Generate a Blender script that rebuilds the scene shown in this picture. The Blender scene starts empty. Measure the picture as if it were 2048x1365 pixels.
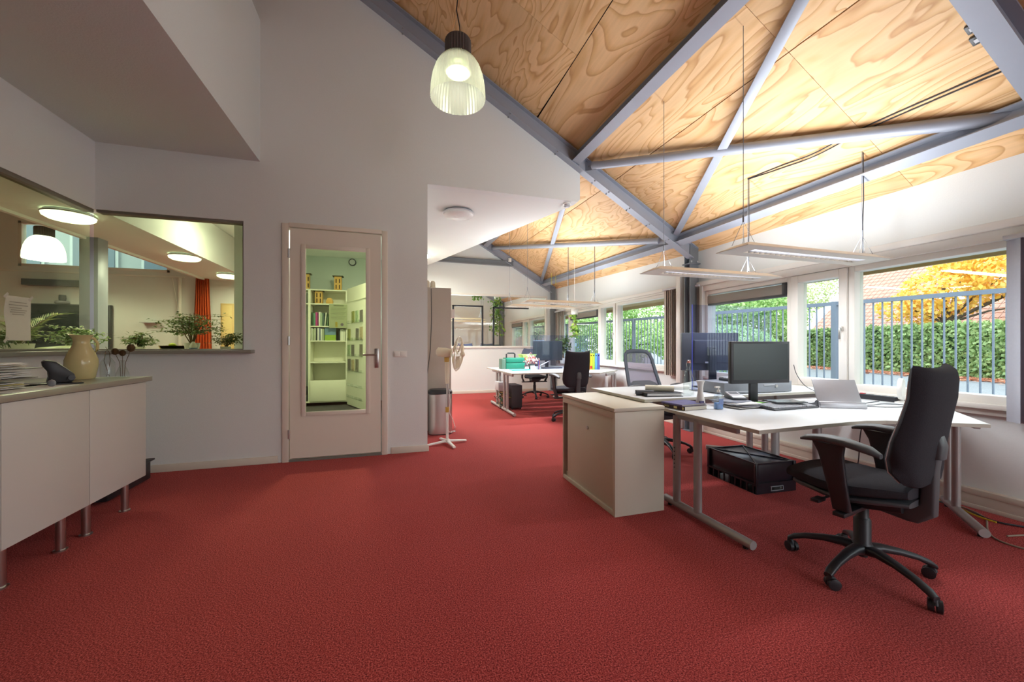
import bpy, bmesh, math, random
import numpy as np
from mathutils import Vector, Matrix
random.seed(7); rng = np.random.default_rng(7)
PI = math.pi
sc = bpy.context.scene
C = sc.collection

# ------------------------------------------------------------------ camera, world, light, exposure
cam_d = bpy.data.cameras.new('camera'); cam = bpy.data.objects.new('camera', cam_d); C.objects.link(cam)
cam_d.sensor_width = 36; cam_d.lens = 36*775/2048; cam_d.shift_y = 7.5/2048
cam_d.clip_start = .05; cam_d.clip_end = 300
cam.location = (0, 0, 1.18); cam.rotation_euler = (PI/2, 0, -math.atan(238/775))
sc.camera = cam
sc.view_settings.view_transform = 'Standard'; sc.view_settings.look = 'None'
sc.view_settings.gamma = 1; sc.view_settings.use_curve_mapping = False
sc.view_settings.exposure = 1.3
sc.cycles.max_bounces = 12; sc.cycles.diffuse_bounces = 6; sc.cycles.transparent_max_bounces = 16
sc.cycles.sample_clamp_indirect = 6
w = bpy.data.worlds.new('sky'); sc.world = w; w.use_nodes = True
nt = w.node_tree; bg = nt.nodes['Background']
tc = nt.nodes.new('ShaderNodeTexCoord'); sx = nt.nodes.new('ShaderNodeSeparateXYZ')
cr = nt.nodes.new('ShaderNodeValToRGB')
cr.color_ramp.elements[0].position = 0.0; cr.color_ramp.elements[0].color = (.97, .985, 1.0, 1)
cr.color_ramp.elements[1].position = .6; cr.color_ramp.elements[1].color = (.76, .86, 1.0, 1)
nt.links.new(tc.outputs['Generated'], sx.inputs[0]); nt.links.new(sx.outputs['Z'], cr.inputs[0])
nt.links.new(cr.outputs[0], bg.inputs[0]); bg.inputs[1].default_value = 1.9
# ------------------------------------------------------------------ helpers
def lin(c):
    return tuple((v/12.92 if v <= .04045 else ((v+.055)/1.055)**2.4) for v in [x/255 for x in c[:3]])+(1,)
MATS = {}
def mat(name, col, rough=.6, metal=0, var=0, scale=40, bump=0, spec=.5, emit=0, ecol=None, alpha=None, stretch=None):
    if name in MATS: return MATS[name]
    m = bpy.data.materials.new(name); m.use_nodes = True; n = m.node_tree; b = n.nodes['Principled BSDF']
    b.inputs['Base Color'].default_value = lin(col); b.inputs['Roughness'].default_value = rough
    b.inputs['Metallic'].default_value = metal; b.inputs['Specular IOR Level'].default_value = spec
    t = n.nodes.new('ShaderNodeTexCoord'); no = n.nodes.new('ShaderNodeTexNoise'); no.inputs['Scale'].default_value = scale
    no.inputs['Detail'].default_value = 4
    src = t.outputs['Object']
    if stretch:
        mp = n.nodes.new('ShaderNodeMapping'); mp.inputs['Scale'].default_value = stretch
        n.links.new(src, mp.inputs[0]); src = mp.outputs[0]
    n.links.new(src, no.inputs['Vector'])
    v = var if var else .03
    mx = n.nodes.new('ShaderNodeMix'); mx.data_type = 'RGBA'
    c = lin(col); mx.inputs['A'].default_value = tuple(x*(1-v) for x in c[:3])+(1,)
    mx.inputs['B'].default_value = tuple(min(1, x*(1+v)) for x in c[:3])+(1,)
    n.links.new(no.outputs[0], mx.inputs['Factor']); n.links.new(mx.outputs['Result'], b.inputs['Base Color'])
    if bump:
        bp = n.nodes.new('ShaderNodeBump'); bp.inputs['Strength'].default_value = bump; bp.inputs['Distance'].default_value = .01
        n.links.new(no.outputs[0], bp.inputs['Height']); n.links.new(bp.outputs[0], b.inputs['Normal'])
    if emit:
        b.inputs['Emission Color'].default_value = lin(ecol or col); b.inputs['Emission Strength'].default_value = emit
    if alpha is not None: b.inputs['Alpha'].default_value = alpha
    MATS[name] = m; return m
def glass_mat(name, tint=(255,255,255), gloss=1.0, ior=1.45, rough=0.0, base=0.0):
    m = bpy.data.materials.new(name); m.use_nodes = True; n = m.node_tree
    for x in list(n.nodes): n.nodes.remove(x)
    o = n.nodes.new('ShaderNodeOutputMaterial'); tr = n.nodes.new('ShaderNodeBsdfTransparent'); g = n.nodes.new('ShaderNodeBsdfGlossy')
    tr.inputs[0].default_value = lin(tint); g.inputs['Roughness'].default_value = rough
    f = n.nodes.new('ShaderNodeLayerWeight'); f.inputs[0].default_value = .5
    pw = n.nodes.new('ShaderNodeMath'); pw.operation = 'POWER'; pw.inputs[1].default_value = 4.0; n.links.new(f.outputs['Facing'], pw.inputs[0])
    ma = n.nodes.new('ShaderNodeMath'); ma.operation = 'MULTIPLY_ADD'; ma.inputs[1].default_value = gloss*.5; ma.inputs[2].default_value = base+.02*gloss
    mx = n.nodes.new('ShaderNodeMixShader'); n.links.new(pw.outputs[0], ma.inputs[0]); n.links.new(ma.outputs[0], mx.inputs[0])
    n.links.new(tr.outputs[0], mx.inputs[1]); n.links.new(g.outputs[0], mx.inputs[2]); n.links.new(mx.outputs[0], o.inputs[0])
    return m
GLASS = glass_mat('window_glass', (244,250,246)); 
IGLASS = glass_mat('interior_glass', (240,244,224), gloss=1.0)
PLEXI = glass_mat('acrylic', (230,234,247), gloss=1.0)
CLEAR = glass_mat('bottle_glass', (250,252,251), gloss=1.0, base=.01)

def plywood():
    m = bpy.data.materials.new('pine_plywood'); m.use_nodes = True; n = m.node_tree; b = n.nodes['Principled BSDF']
    L = n.links.new
    ge = n.nodes.new('ShaderNodeNewGeometry'); mp = n.nodes.new('ShaderNodeMapping')
    mp.inputs['Scale'].default_value = (2.0, .50, 2.0)
    oi = n.nodes.new('ShaderNodeObjectInfo'); ad = n.nodes.new('ShaderNodeVectorMath'); ad.operation = 'ADD'
    cb = n.nodes.new('ShaderNodeCombineXYZ'); mu = n.nodes.new('ShaderNodeMath'); mu.operation = 'MULTIPLY'; mu.inputs[1].default_value = 37
    L(oi.outputs['Random'], mu.inputs[0]); L(mu.outputs[0], cb.inputs[0]); L(mu.outputs[0], cb.inputs[1])
    L(ge.outputs['Position'], mp.inputs[0]); L(mp.outputs[0], ad.inputs[0]); L(cb.outputs[0], ad.inputs[1])
    n1 = n.nodes.new('ShaderNodeTexNoise'); n1.inputs['Scale'].default_value = 1.1; n1.inputs['Detail'].default_value = 2.5; n1.inputs['Distortion'].default_value = .9
    L(ad.outputs[0], n1.inputs['Vector'])
    m1 = n.nodes.new('ShaderNodeMath'); m1.operation = 'MULTIPLY'; m1.inputs[1].default_value = 15; L(n1.outputs[0], m1.inputs[0])
    fr = n.nodes.new('ShaderNodeMath'); fr.operation = 'FRACT'; L(m1.outputs[0], fr.inputs[0])
    r = n.nodes.new('ShaderNodeValToRGB'); e = r.color_ramp.elements
    e[0].position = 0; e[0].color = lin((232,194,146)); e[1].position = .55; e[1].color = lin((228,188,138))
    x = e.new(.8); x.color = lin((216,172,118)); x = e.new(.93); x.color = lin((198,150,98)); x = e.new(1.0); x.color = lin((230,192,144))
    L(fr.outputs[0], r.inputs[0])
    n2 = n.nodes.new('ShaderNodeTexNoise'); n2.inputs['Scale'].default_value = 3; n2.inputs['Detail'].default_value = 6
    mp2 = n.nodes.new('ShaderNodeMapping'); mp2.inputs['Scale'].default_value = (14, 1.2, 14); L(ge.outputs['Position'], mp2.inputs[0]); L(mp2.outputs[0], n2.inputs['Vector'])
    mr = n.nodes.new('ShaderNodeMapRange'); mr.inputs[3].default_value = .84; mr.inputs[4].default_value = 1.14; L(n2.outputs[0], mr.inputs[0])
    mx = n.nodes.new('ShaderNodeMix'); mx.data_type = 'RGBA'; mx.blend_type = 'MULTIPLY'; mx.inputs['Factor'].default_value = 1
    L(r.outputs[0], mx.inputs['A']); L(mr.outputs[0], mx.inputs['B'])
    n3 = n.nodes.new('ShaderNodeTexNoise'); n3.inputs['Scale'].default_value = .8; L(ad.outputs[0], n3.inputs['Vector'])
    mr3 = n.nodes.new('ShaderNodeMapRange'); mr3.inputs[1].default_value = .3; mr3.inputs[2].default_value = .7; mr3.inputs[3].default_value = .86; mr3.inputs[4].default_value = 1.06; L(n3.outputs[0], mr3.inputs[0])
    mx3 = n.nodes.new('ShaderNodeMix'); mx3.data_type = 'RGBA'; mx3.blend_type = 'MULTIPLY'; mx3.inputs['Factor'].default_value = 1
    L(mx.outputs['Result'], mx3.inputs['A']); L(mr3.outputs[0], mx3.inputs['B'])
    L(mx3.outputs['Result'], b.inputs['Base Color']); b.inputs['Roughness'].default_value = .62
    return m
def carpet(name, cols, sc_=170):
    m = bpy.data.materials.new(name); m.use_nodes = True; n = m.node_tree; b = n.nodes['Principled BSDF']; L = n.links.new
    t = n.nodes.new('ShaderNodeTexCoord')
    a = n.nodes.new('ShaderNodeTexNoise'); a.inputs['Scale'].default_value = sc_; a.inputs['Detail'].default_value = 3; a.inputs['Roughness'].default_value = .7
    L(t.outputs['Object'], a.inputs['Vector'])
    r = n.nodes.new('ShaderNodeValToRGB'); e = r.color_ramp.elements
    e[0].position = .38; e[0].color = lin(cols[0]); e[1].position = .64; e[1].color = lin(cols[2])
    x = e.new(.5); x.color = lin(cols[1]); L(a.outputs[0], r.inputs[0])
    c = n.nodes.new('ShaderNodeTexNoise'); c.inputs['Scale'].default_value = 1.3; c.inputs['Detail'].default_value = 3; L(t.outputs['Object'], c.inputs['Vector'])
    mr = n.nodes.new('ShaderNodeMapRange'); mr.inputs[3].default_value = .88; mr.inputs[4].default_value = 1.12; L(c.outputs[0], mr.inputs[0])
    mx = n.nodes.new('ShaderNodeMix'); mx.data_type = 'RGBA'; mx.blend_type = 'MULTIPLY'; mx.inputs['Factor'].default_value = 1
    L(r.outputs[0], mx.inputs['A']); L(mr.outputs[0], mx.inputs['B']); L(mx.outputs['Result'], b.inputs['Base Color'])
    b.inputs['Roughness'].default_value = .95; b.inputs['Specular IOR Level'].default_value = .15
    b.inputs['Sheen Weight'].default_value = .12; b.inputs['Sheen Tint'].default_value = (1, .6, .6, 1)
    bp = n.nodes.new('ShaderNodeBump'); bp.inputs['Strength'].default_value = .7; bp.inputs['Distance'].default_value = .006
    L(a.outputs[0], bp.inputs['Height']); L(bp.outputs[0], b.inputs['Normal']); return m
WOOD = plywood()
CARPET = carpet('red_carpet', ((98,20,22),(166,54,52),(216,104,98)))
GREYC = carpet('grey_carpet', ((52,54,56),(74,76,78),(96,98,100)))
WHITE = mat('white_paint', (223,226,222), .85, var=.015, scale=3, bump=.0)
WALLP = mat('woodchip_white_paint', (223,226,224), .9, var=.02, scale=130, bump=.10)
CEILP = mat('plaster_ceiling', (210,214,212), .9, var=.02, scale=90, bump=.14)
FRAME = mat('frame_paint', (228,224,216), .4, var=.015, scale=6)
DOORP = mat('door_paint', (226,218,204), .45, var=.015, scale=4)
STEEL = mat('grey_steel_paint', (156,162,174), .45, .15, var=.04, scale=8)
DSTEEL = mat('dark_grey_steel_paint', (116,122,128), .5, .1, var=.04, scale=8)
GALV = mat('galvanised', (170,172,174), .35, .8, var=.05)
DESK = mat('desk_laminate', (216,220,222), .35, var=.01, scale=5)
DEDGE = mat('desk_edge', (186,182,168), .5, var=.03)
LEGM = mat('silver_leg_paint', (170,168,166), .4, .35, var=.03)
CABM = mat('cabinet_metal', (206,200,182), .45, var=.015, scale=4)
BLACKF = mat('black_fabric', (50,49,54), .95, var=.25, scale=300, bump=.25, spec=.2)
BLACKP = mat('black_plastic', (38,38,42), .42, var=.08, scale=30)
SHINY = mat('glossy_black', (14,14,18), .15, var=.05)
DGREY = mat('dark_grey_plastic', (70,72,76), .5, var=.05)
GREYP = mat('grey_plastic', (130,134,140), .45, var=.05)
LGREY = mat('light_grey_plastic', (196,198,202), .45, var=.04)
WHITEP = mat('white_plastic', (232,230,224), .35, var=.02)
CREAM = mat('cream_plastic', (226,216,190), .4, var=.03)
CHROME = mat('brushed_steel', (196,194,190), .28, 1, var=.06, scale=60, stretch=(1,1,.05))
STAIN = mat('stainless', (200,196,192), .32, 1, var=.05, scale=60, stretch=(1,1,.05))
SCREEN = mat('screen_glass', (44,50,50), .25, var=.03)
PAPER = mat('paper', (240,240,238), .8, var=.02)
SKIRT = mat('skirting', (214,208,194), .45, var=.02)
COUNTER = mat('grey_worktop', (146,142,128), .3, var=.03, scale=20)
SILLM = mat('grey_sill', (132,130,120), .4, var=.03)

def smooth(me, ang=35):
    me.polygons.foreach_set('use_smooth', [True]*len(me.polygons)); me.set_sharp_from_angle(angle=math.radians(ang))
class G:
    def __init__(s): s.v = []; s.f = []
    def add(s, vs, fs):
        o = len(s.v); s.v += [tuple(map(float, p)) for p in vs]; s.f += [tuple(i+o for i in f) for f in fs]; return s
    def box(s, x0, x1, y0, y1, z0, z1, M=None):
        vs = [(x, y, z) for z in (z0, z1) for y in (y0, y1) for x in (x0, x1)]
        if M is not None: vs = [M @ Vector(p) for p in vs]
        return s.add(vs, [(0,2,3,1),(4,5,7,6),(0,1,5,4),(2,6,7,3),(0,4,6,2),(1,3,7,5)])
    def beam(s, p, q, wd, h, up=(0,0,1)):       # box between p and q, width wd (side), height h (along up)
        p = Vector(p); q = Vector(q); d = (q-p); L = d.length; d.normalize(); sd = d.cross(Vector(up)).normalized(); u = sd.cross(d)
        M = Matrix((tuple(d)+(0,), tuple(sd)+(0,), tuple(u)+(0,), (0,0,0,1))).transposed(); M.translation = p
        return s.box(0, L, -wd/2, wd/2, -h/2, h/2, M)
    def ring(s, c, d, r, seg, ref=None, r2=None):
        d = Vector(d).normalized(); a = Vector(ref) if ref is not None else (Vector((0,0,1)) if abs(d.z) < .9 else Vector((1,0,0)))
        u = d.cross(a).normalized(); v = d.cross(u); r2 = r2 or r; c = Vector(c)
        return [c+u*(r*math.cos(t))+v*(r2*math.sin(t)) for t in [2*PI*i/seg for i in range(seg)]]
    def rings(s, R, cap=True, closed=False):
        n = len(R[0]); vs = [p for r in R for p in r]; fs = []
        m = len(R)
        for i in range(m if closed else m-1):
            a = i*n; b = ((i+1) % m)*n
            for j in range(n): k = (j+1) % n; fs.append((a+j, a+k, b+k, b+j))
        if cap and not closed: fs.append(tuple(range(n-1, -1, -1))); fs.append(tuple((m-1)*n+j for j in range(n)))
        return s.add(vs, fs)
    def tube(s, p, q, r, seg=12, r2=None):
        d = Vector(q)-Vector(p); return s.rings([s.ring(p, d, r, seg), s.ring(q, d, r2 if r2 is not None else r, seg)])
    def path(s, pts, r, seg=8, closed=False, rr=None, ref=None):
        P = [Vector(p) for p in pts]; R = []; n = len(P)
        for i in range(n):
            a = P[i-1] if (i > 0 or closed) else P[0]; b = P[(i+1) % n] if (i < n-1 or closed) else P[-1]
            rad = r[i] if isinstance(r, (list, tuple)) else r
            R.append(s.ring(P[i], b-a, rad, seg, ref=ref, r2=(rr[i] if isinstance(rr, (list, tuple)) else rr)))
        return s.rings(R, True, closed)
    def lathe(s, prof, seg=24, c=(0,0,0), cap=False):
        R = [[(c[0]+r*math.cos(t), c[1]+r*math.sin(t), c[2]+z) for t in [2*PI*i/seg for i in range(seg)]] for r, z in prof]
        return s.rings(R, cap)
    def prism(s, poly, a, b, ax='z'):
        f = {'z': lambda u, v, w: (u, v, w), 'y': lambda u, v, w: (u, w, v), 'x': lambda u, v, w: (w, u, v)}[ax]
        n = len(poly); vs = [f(u, v, a) for u, v in poly]+[f(u, v, b) for u, v in poly]
        return s.add(vs, [tuple(range(n)), tuple(range(2*n-1, n-1, -1))]+[(i, i+n, (i+1) % n+n, (i+1) % n) for i in range(n)])
    def ball(s, c, rx, ry=None, rz=None, seg=12, rg=8):
        ry = ry or rx; rz = rz or rx
        R = [[(c[0]+rx*math.sin(a)*math.cos(t), c[1]+ry*math.sin(a)*math.sin(t), c[2]-rz*math.cos(a)) for t in [2*PI*i/seg for i in range(seg)]]
             for a in [PI*(k+.35)/(rg+.7-1) if 0 < k < rg-1 else (.05 if k == 0 else PI-.05) for k in range(rg)]]
        return s.rings(R)
    def build(s, name, m, root=None, bev=0, world=False, sm=35, kind=None, seg=2):
        me = bpy.data.meshes.new(name); me.from_pydata(s.v, [], s.f)
        bm = bmesh.new(); bm.from_mesh(me); bmesh.ops.recalc_face_normals(bm, faces=bm.faces)
        if bev:
            ed = [e for e in bm.edges if len(e.link_faces) == 2 and e.calc_face_angle(0) > math.radians(30)]
            bmesh.ops.bevel(bm, geom=ed, offset=bev, segments=seg, affect='EDGES', profile=.5, clamp_overlap=True)
        bm.to_mesh(me); bm.free()
        if sm: smooth(me, sm)
        o = bpy.data.objects.new(name, me); me.materials.append(m); C.objects.link(o)
        if root is not None:
            o.parent = root
            if world:
                r = root
                M = root_matrix(root); me.transform(M.inverted())
        if kind: o['kind'] = kind
        return o
def root_matrix(r):
    M = Matrix.Identity(4)
    while r is not None:
        M = (Matrix.Translation(r.location) @ r.rotation_euler.to_matrix().to_4x4()) @ M; r = r.parent
    return M
def leafmesh(name, m, cen, dirs, nor, ln, wd, root=None, world=False, kind='stuff'):
    """diamond leaves, six corners each, from arrays"""
    cen = np.asarray(cen, float); n = len(cen); d = np.asarray(dirs, float); d /= np.linalg.norm(d, axis=1)[:, None]+1e-9
    s = np.cross(d, np.asarray(nor, float)); s /= np.linalg.norm(s, axis=1)[:, None]+1e-9; k = np.cross(s, d)
    ln = np.broadcast_to(ln, n)[:, None]; wd = np.broadcast_to(wd, n)[:, None]
    V = np.stack([cen, cen+d*ln*.45+s*wd*.5+k*wd*.12, cen+d*ln, cen+d*ln*.45-s*wd*.5+k*wd*.12], 1).reshape(-1, 3)
    me = bpy.data.meshes.new(name); me.vertices.add(4*n); me.vertices.foreach_set('co', V.ravel())
    me.loops.add(4*n); me.loops.foreach_set('vertex_index', np.arange(4*n)); me.polygons.add(n)
    me.polygons.foreach_set('loop_start', np.arange(n)*4); me.update(calc_edges=True); me.materials.append(m)
    o = bpy.data.objects.new(name, me); C.objects.link(o)
    if root is not None:
        o.parent = root
        if world: me.transform(root_matrix(root).inverted())
    if kind: o['kind'] = kind
    return o
def leafmat(name, cols, scale=1.5, trans=.25):
    m = bpy.data.materials.new(name); m.use_nodes = True; n = m.node_tree; b = n.nodes['Principled BSDF']; L = n.links.new
    g = n.nodes.new('ShaderNodeNewGeometry'); no = n.nodes.new('ShaderNodeTexNoise'); no.inputs['Scale'].default_value = scale; no.inputs['Detail'].default_value = 2
    L(g.outputs['Position'], no.inputs['Vector'])
    ad = n.nodes.new('ShaderNodeMath'); ad.operation = 'MULTIPLY_ADD'; ad.inputs[1].default_value = .55
    L(g.outputs['Random Per Island'], ad.inputs[0]); ms = n.nodes.new('ShaderNodeMath'); ms.operation = 'MULTIPLY'; ms.inputs[1].default_value = .45
    L(no.outputs[0], ms.inputs[0]); L(ms.outputs[0], ad.inputs[2])
    r = n.nodes.new('ShaderNodeValToRGB'); e = r.color_ramp.elements
    e[0].position = .1; e[0].color = lin(cols[0]); e[1].position = .9; e[1].color = lin(cols[-1])
    for i, c in enumerate(cols[1:-1]):
        x = e.new(.1+.8*(i+1)/(len(cols)-1)); x.color = lin(c)
    L(ad.outputs[0], r.inputs[0]); L(r.outputs[0], b.inputs['Base Color']); b.inputs['Roughness'].default_value = .5
    tl = n.nodes.new('ShaderNodeBsdfTranslucent'); L(r.outputs[0], tl.inputs[0]); mx = n.nodes.new('ShaderNodeMixShader'); mx.inputs[0].default_value = trans
    L(b.outputs[0], mx.inputs[1]); L(tl.outputs[0], mx.inputs[2]); L(mx.outputs[0], n.nodes['Material Output'].inputs[0]); return m
def empty(name, loc=(0,0,0), rz=0, parent=None):
    o = bpy.data.objects.new(name, None); C.objects.link(o); o.location = loc; o.rotation_euler = (0,0,rz); o.empty_display_size = .1
    if parent: o.parent = parent
    return o
def tag(o, label=None, cat=None, group=None, kind=None):
    if label: o['label'] = label
    if cat: o['category'] = cat
    if group: o['group'] = group
    if kind: o['kind'] = kind
    return o
def thing(name, label, cat, loc=(0,0,0), rz=0, group=None): return tag(empty(name, loc, rz), label, cat, group)
def kids(o): return [c for c in C.objects if c.parent == o]
def copy_tree(o, parent=None):
    c = o.copy(); C.objects.link(c); c.parent = parent
    for ch in kids(o): copy_tree(ch, c)
    return c
def dup(o, label, loc, rz=None, group=None):
    c = copy_tree(o); c.location = loc
    if rz is not None: c.rotation_euler = (0,0,rz)
    c['label'] = label
    if group: c['group'] = group
    return c
def struct(o): o['kind'] = 'structure'; return o
def curve_text(name, body, size, m, root, loc, rot, ext=.0006):
    cu = bpy.data.curves.new(name, 'FONT'); cu.body = body; cu.size = size; cu.extrude = ext; cu.align_x = 'LEFT'; cu.align_y = 'CENTER'
    o = bpy.data.objects.new(name, cu); C.objects.link(o); cu.materials.append(m); bpy.context.view_layer.update(); me = bpy.data.meshes.new_from_object(o); bpy.data.objects.remove(o); o = bpy.data.objects.new(name, me); C.objects.link(o); o.parent = root; o.location = loc; o.rotation_euler = rot; o['kind'] = 'stuff'
    return o
def ztop(x): return 3.42+.585*(2.239-x)      # underside of the sloping steel beams
def zroof(x): return 2.47+.585*(4.05-x)      # underside of the plywood
# ------------------------------------------------------------------ the shell
YD, YE, XW = 4.39, 9.27, 4.05
g = G().box(-9, 4.2, -4, 15, -.06, 0); struct(g.build('floor', CARPET, sm=0))
# wall with the door and the interior window
g = G()
def colm(g, x0, x1, z0, y0, y1, z1=None):
    if z1 is None: g.prism([(x0, z0), (x1, z0), (x1, ztop(x1)), (x0, ztop(x0))], y0, y1, 'y')
    else: g.box(x0, x1, y0, y1, z0, z1)
y0, y1 = YD, YD+.12
colm(g, -2.537, -1.397, 0, y0, y1, 1.10); colm(g, -2.537, -1.397, 2.39, y0, y1)
colm(g, -1.397, -1.055, 0, y0, y1); colm(g, -1.055, -.062, 2.405, y0, y1); colm(g, -.062, .366, 0, y0, y1)
g.prism([(.366, 2.968), (2.21, 2.968), (2.239, 3.0), (2.239, ztop(2.239)), (.366, ztop(.366))], y0, y1, 'y')
WD = struct(g.build('wall_middle', WALLP, sm=0))
# left wall: low parapet, lintel above the long interior window
g = G().box(-2.637, -2.537, -3, YD, 0, 1.10).box(-2.637, -2.537, -3, YD, 2.385, 2.99).box(-2.60, -2.537, YD+.12, YE, 2.40, 2.96)
struct(g.build('wall_left', WALLP, sm=0))
g = G().box(-2.637, -1.255, -3, YD, 2.99, 4.39); struct(g.build('ceiling_left', CEILP, sm=0))
# flat ceiling over corridor and passage
g = G().prism([(.366-3, YD+.12), (2.21, YD+.121), (.62, YE), (-2.634, YE)], 2.968, 3.2, 'z'); struct(g.build('ceiling_passage', WHITE, sm=0))
g = G().box(-3.55, -2.60, -3, YE, 2.49, 2.62); struct(g.build('ceiling_corridor', WHITE, sm=0))
g = G().box(-3.60, -3.55, -3, YE, 2.46, 4.0); struct(g.build('wall_soffit_edge', WHITE, sm=0))
# far partition with wide glazing
g = G(); y0, y1 = YE, YE+.12
g.box(.30, 3.97, y0, y1, 0, 1.13); g.box(.30, .62, y0, y1, 1.13, 2.42)
g.box(.30, 3.95, y0, y1, 2.42, 2.425).prism([(.30, 2.425), (3.95, 2.425), (3.95, ztop(3.95)+.16), (.30, ztop(.30)+.16)], y0, y1, 'y'); g.box(3.80, 3.97, y0, y1, 1.13, 2.42)
struct(g.build('wall_far', WALLP, sm=0))
# back wall of the left-hand rooms, clerestory opening
g = G(); g.box(-9, -2.6, YE, YE+.12, 0, 2.60); g.box(-9, -6.45, YE, YE+.12, 2.6, 4.4); g.box(-4.2, -2.6, YE, YE+.12, 2.6, 4.4); g.box(-6.45, -4.2, YE, YE+.12, 3.42, 4.4)
g.box(-2.6, .30, YE, YE+.12, 0, 3.2)
struct(g.build('wall_far_left', WALLP, sm=0))
g = G().box(-9.1, -9, -4, YE, 0, 4.4); struct(g.build('wall_outer_left', WHITE, sm=0))
g = G().box(-9, -3.6, -4, YE, 4.0, 4.1); struct(g.build('ceiling_hall', WOOD, sm=0))
g = G().box(-1.78, -1.75, 5.3, YE, 0, 2.968).box(-1.75, -1.36, 5.3, 5.39, 0, 2.968).box(-1.41, -1.36, YD+.12, 5.3, 0, 2.968); struct(g.build('wall_corridor', WHITE, sm=0))
g = G().box(.28, .36, YD+.12, YE, 0, 2.968); struct(g.build('wall_passage', WHITE, sm=0))
g = G().box(-1.75, .28, YD+.12, YE, .0, .006); struct(g.build('floor_store', GREYC, sm=0))
g = G().box(-1.75, .28, 8.62, 8.70, 0, 2.968); struct(g.build('wall_store', mat('store_wall', (190,200,196), .8), sm=0))
# window wall
OP = [(-2.9, 1.0, .79, 1.93), (1.30, 4.22, .79, 1.93), (5.03, 9.02, .80, 1.97), (9.95, 13.2, .80, 1.97)]
g = G(); x0, x1 = XW, XW+.14
g.box(x0, x1, -3, 15, 0, .79); g.box(x0, x1, -3, 15, 1.93, 2.2).prism([(XW, 2.2), (XW+.14, 2.2), (XW+.14, 2.44), (XW, 2.49)], -3, YD, 'y').prism([(XW, 2.2), (XW+.14, 2.2), (XW+.14, 2.44), (XW, 2.49)], YD, 15, 'y')
ys = -3.0
for a, b, _, _ in OP: g.box(x0, x1, ys, a, .79, 1.93); ys = b
g.box(x0, x1, ys, 15, .79, 1.93)
struct(g.build('wall_right', WALLP, sm=0))
# end room back wall
g = G().box(.2, 4.2, 14.3, 14.4, 0, 4); g.box(.1, .2, YE+.12, 14.4, 0, 4); struct(g.build('wall_end', WHITE, sm=0))
# unseen wall behind the camera, its open right part sized to admit daylight
g = G().box(-9, -2.6, -3.1, -3, 0, 4.1).prism([(-2.6, 0), (2.0, 0), (2.0, 3.7), (-2.6, 6.4)], -3.1, -3, 'y'); struct(g.build('wall_behind', WHITE, sm=0))
# skirting
def skirt(name, x0, x1, yy, h=.07):
    g = G().box(x0, x1, yy-.014, yy, 0, h); return struct(g.build(name, SKIRT, bev=.003))
skirt('baseboard_middle_left', -2.53, -1.10, YD); skirt('baseboard_middle', -.02, .38, YD); skirt('baseboard_far', .37, 3.8, YE)
g = G().box(-2.537, -2.523, -1, YD-.014, 0, .07); struct(g.build('baseboard_left', SKIRT, bev=.003))
sk = empty('baseboard_right'); struct(sk)
seg = None
for i in range(13):
    ya = -2.9+i*1.22
    if seg is None:
        g = G().box(4.005, 4.05, 0, 1.214, 0, .125).box(3.998, 4.05, 0, 1.214, .10, .14).box(4.0, 4.05, 0, 1.214, .0, .03)
        seg = g.build('trunking', SKIRT, sk, bev=.003); seg.location = (0, ya, 0)
    else: o = seg.copy(); C.objects.link(o); o.location = (0, ya, 0)
# grey sill that runs round the corner
g = G().prism([(-2.66, -1), (-2.42, -1), (-2.42, YD-.12), (-1.30, YD-.12), (-1.30, YD+.0), (-1.40, YD+.0), (-1.40, YD+.30), (-2.66, YD+.30)], 1.098, 1.132, 'z')
tag(g.build('sill', SILLM, bev=.003), 'long grey window sill running round the corner below the interior glazing', 'sill')

# ------------------------------------------------------------------ plywood ceiling, panel by panel
ce = empty('ceiling'); struct(ce); ang = math.atan(.585)
bx = [4.05, 3.74, 2.69, 1.64, .59, -.46, -1.51, -2.60]
for i in range(7):
    xa, xb = bx[i], bx[i+1]; L = (xa-xb)/math.cos(ang); me = None; off = 2.06-2.44*3 - (1.22 if i == 3 else 0)
    yy = off
    while yy < 15:
        a, b = max(yy, -3.0), min(yy+2.44, 15)
        if b-a > .05:
            M = Matrix(((-math.cos(ang), 0, math.sin(ang), 0), (0,1,0,0), (math.sin(ang), 0, math.cos(ang), 0), (0,0,0,1)))
            o = G().box(0, L-.008, 0, b-a-.0025, 0, .015, M).build('panel', WOOD, ce, sm=0); o.location = (xa, a, zroof(xa))
        yy += 2.44
g = G().prism([(4.3, zroof(4.3)+.02), (4.3, zroof(4.3)+.25), (-2.7, zroof(-2.7)+.3), (-2.7, zroof(-2.7)+.02)], -3, 15, 'y'); struct(g.build('roof_deck', mat('deck_black', (30,26,22), .9), sm=0))
g = G().prism([(-2.66, 4.0), (-2.60, 4.0), (-2.60, 6.4), (-2.66, 6.4)], -3, 15, 'y'); struct(g.build('wall_high_left', WHITE, sm=0))

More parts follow.
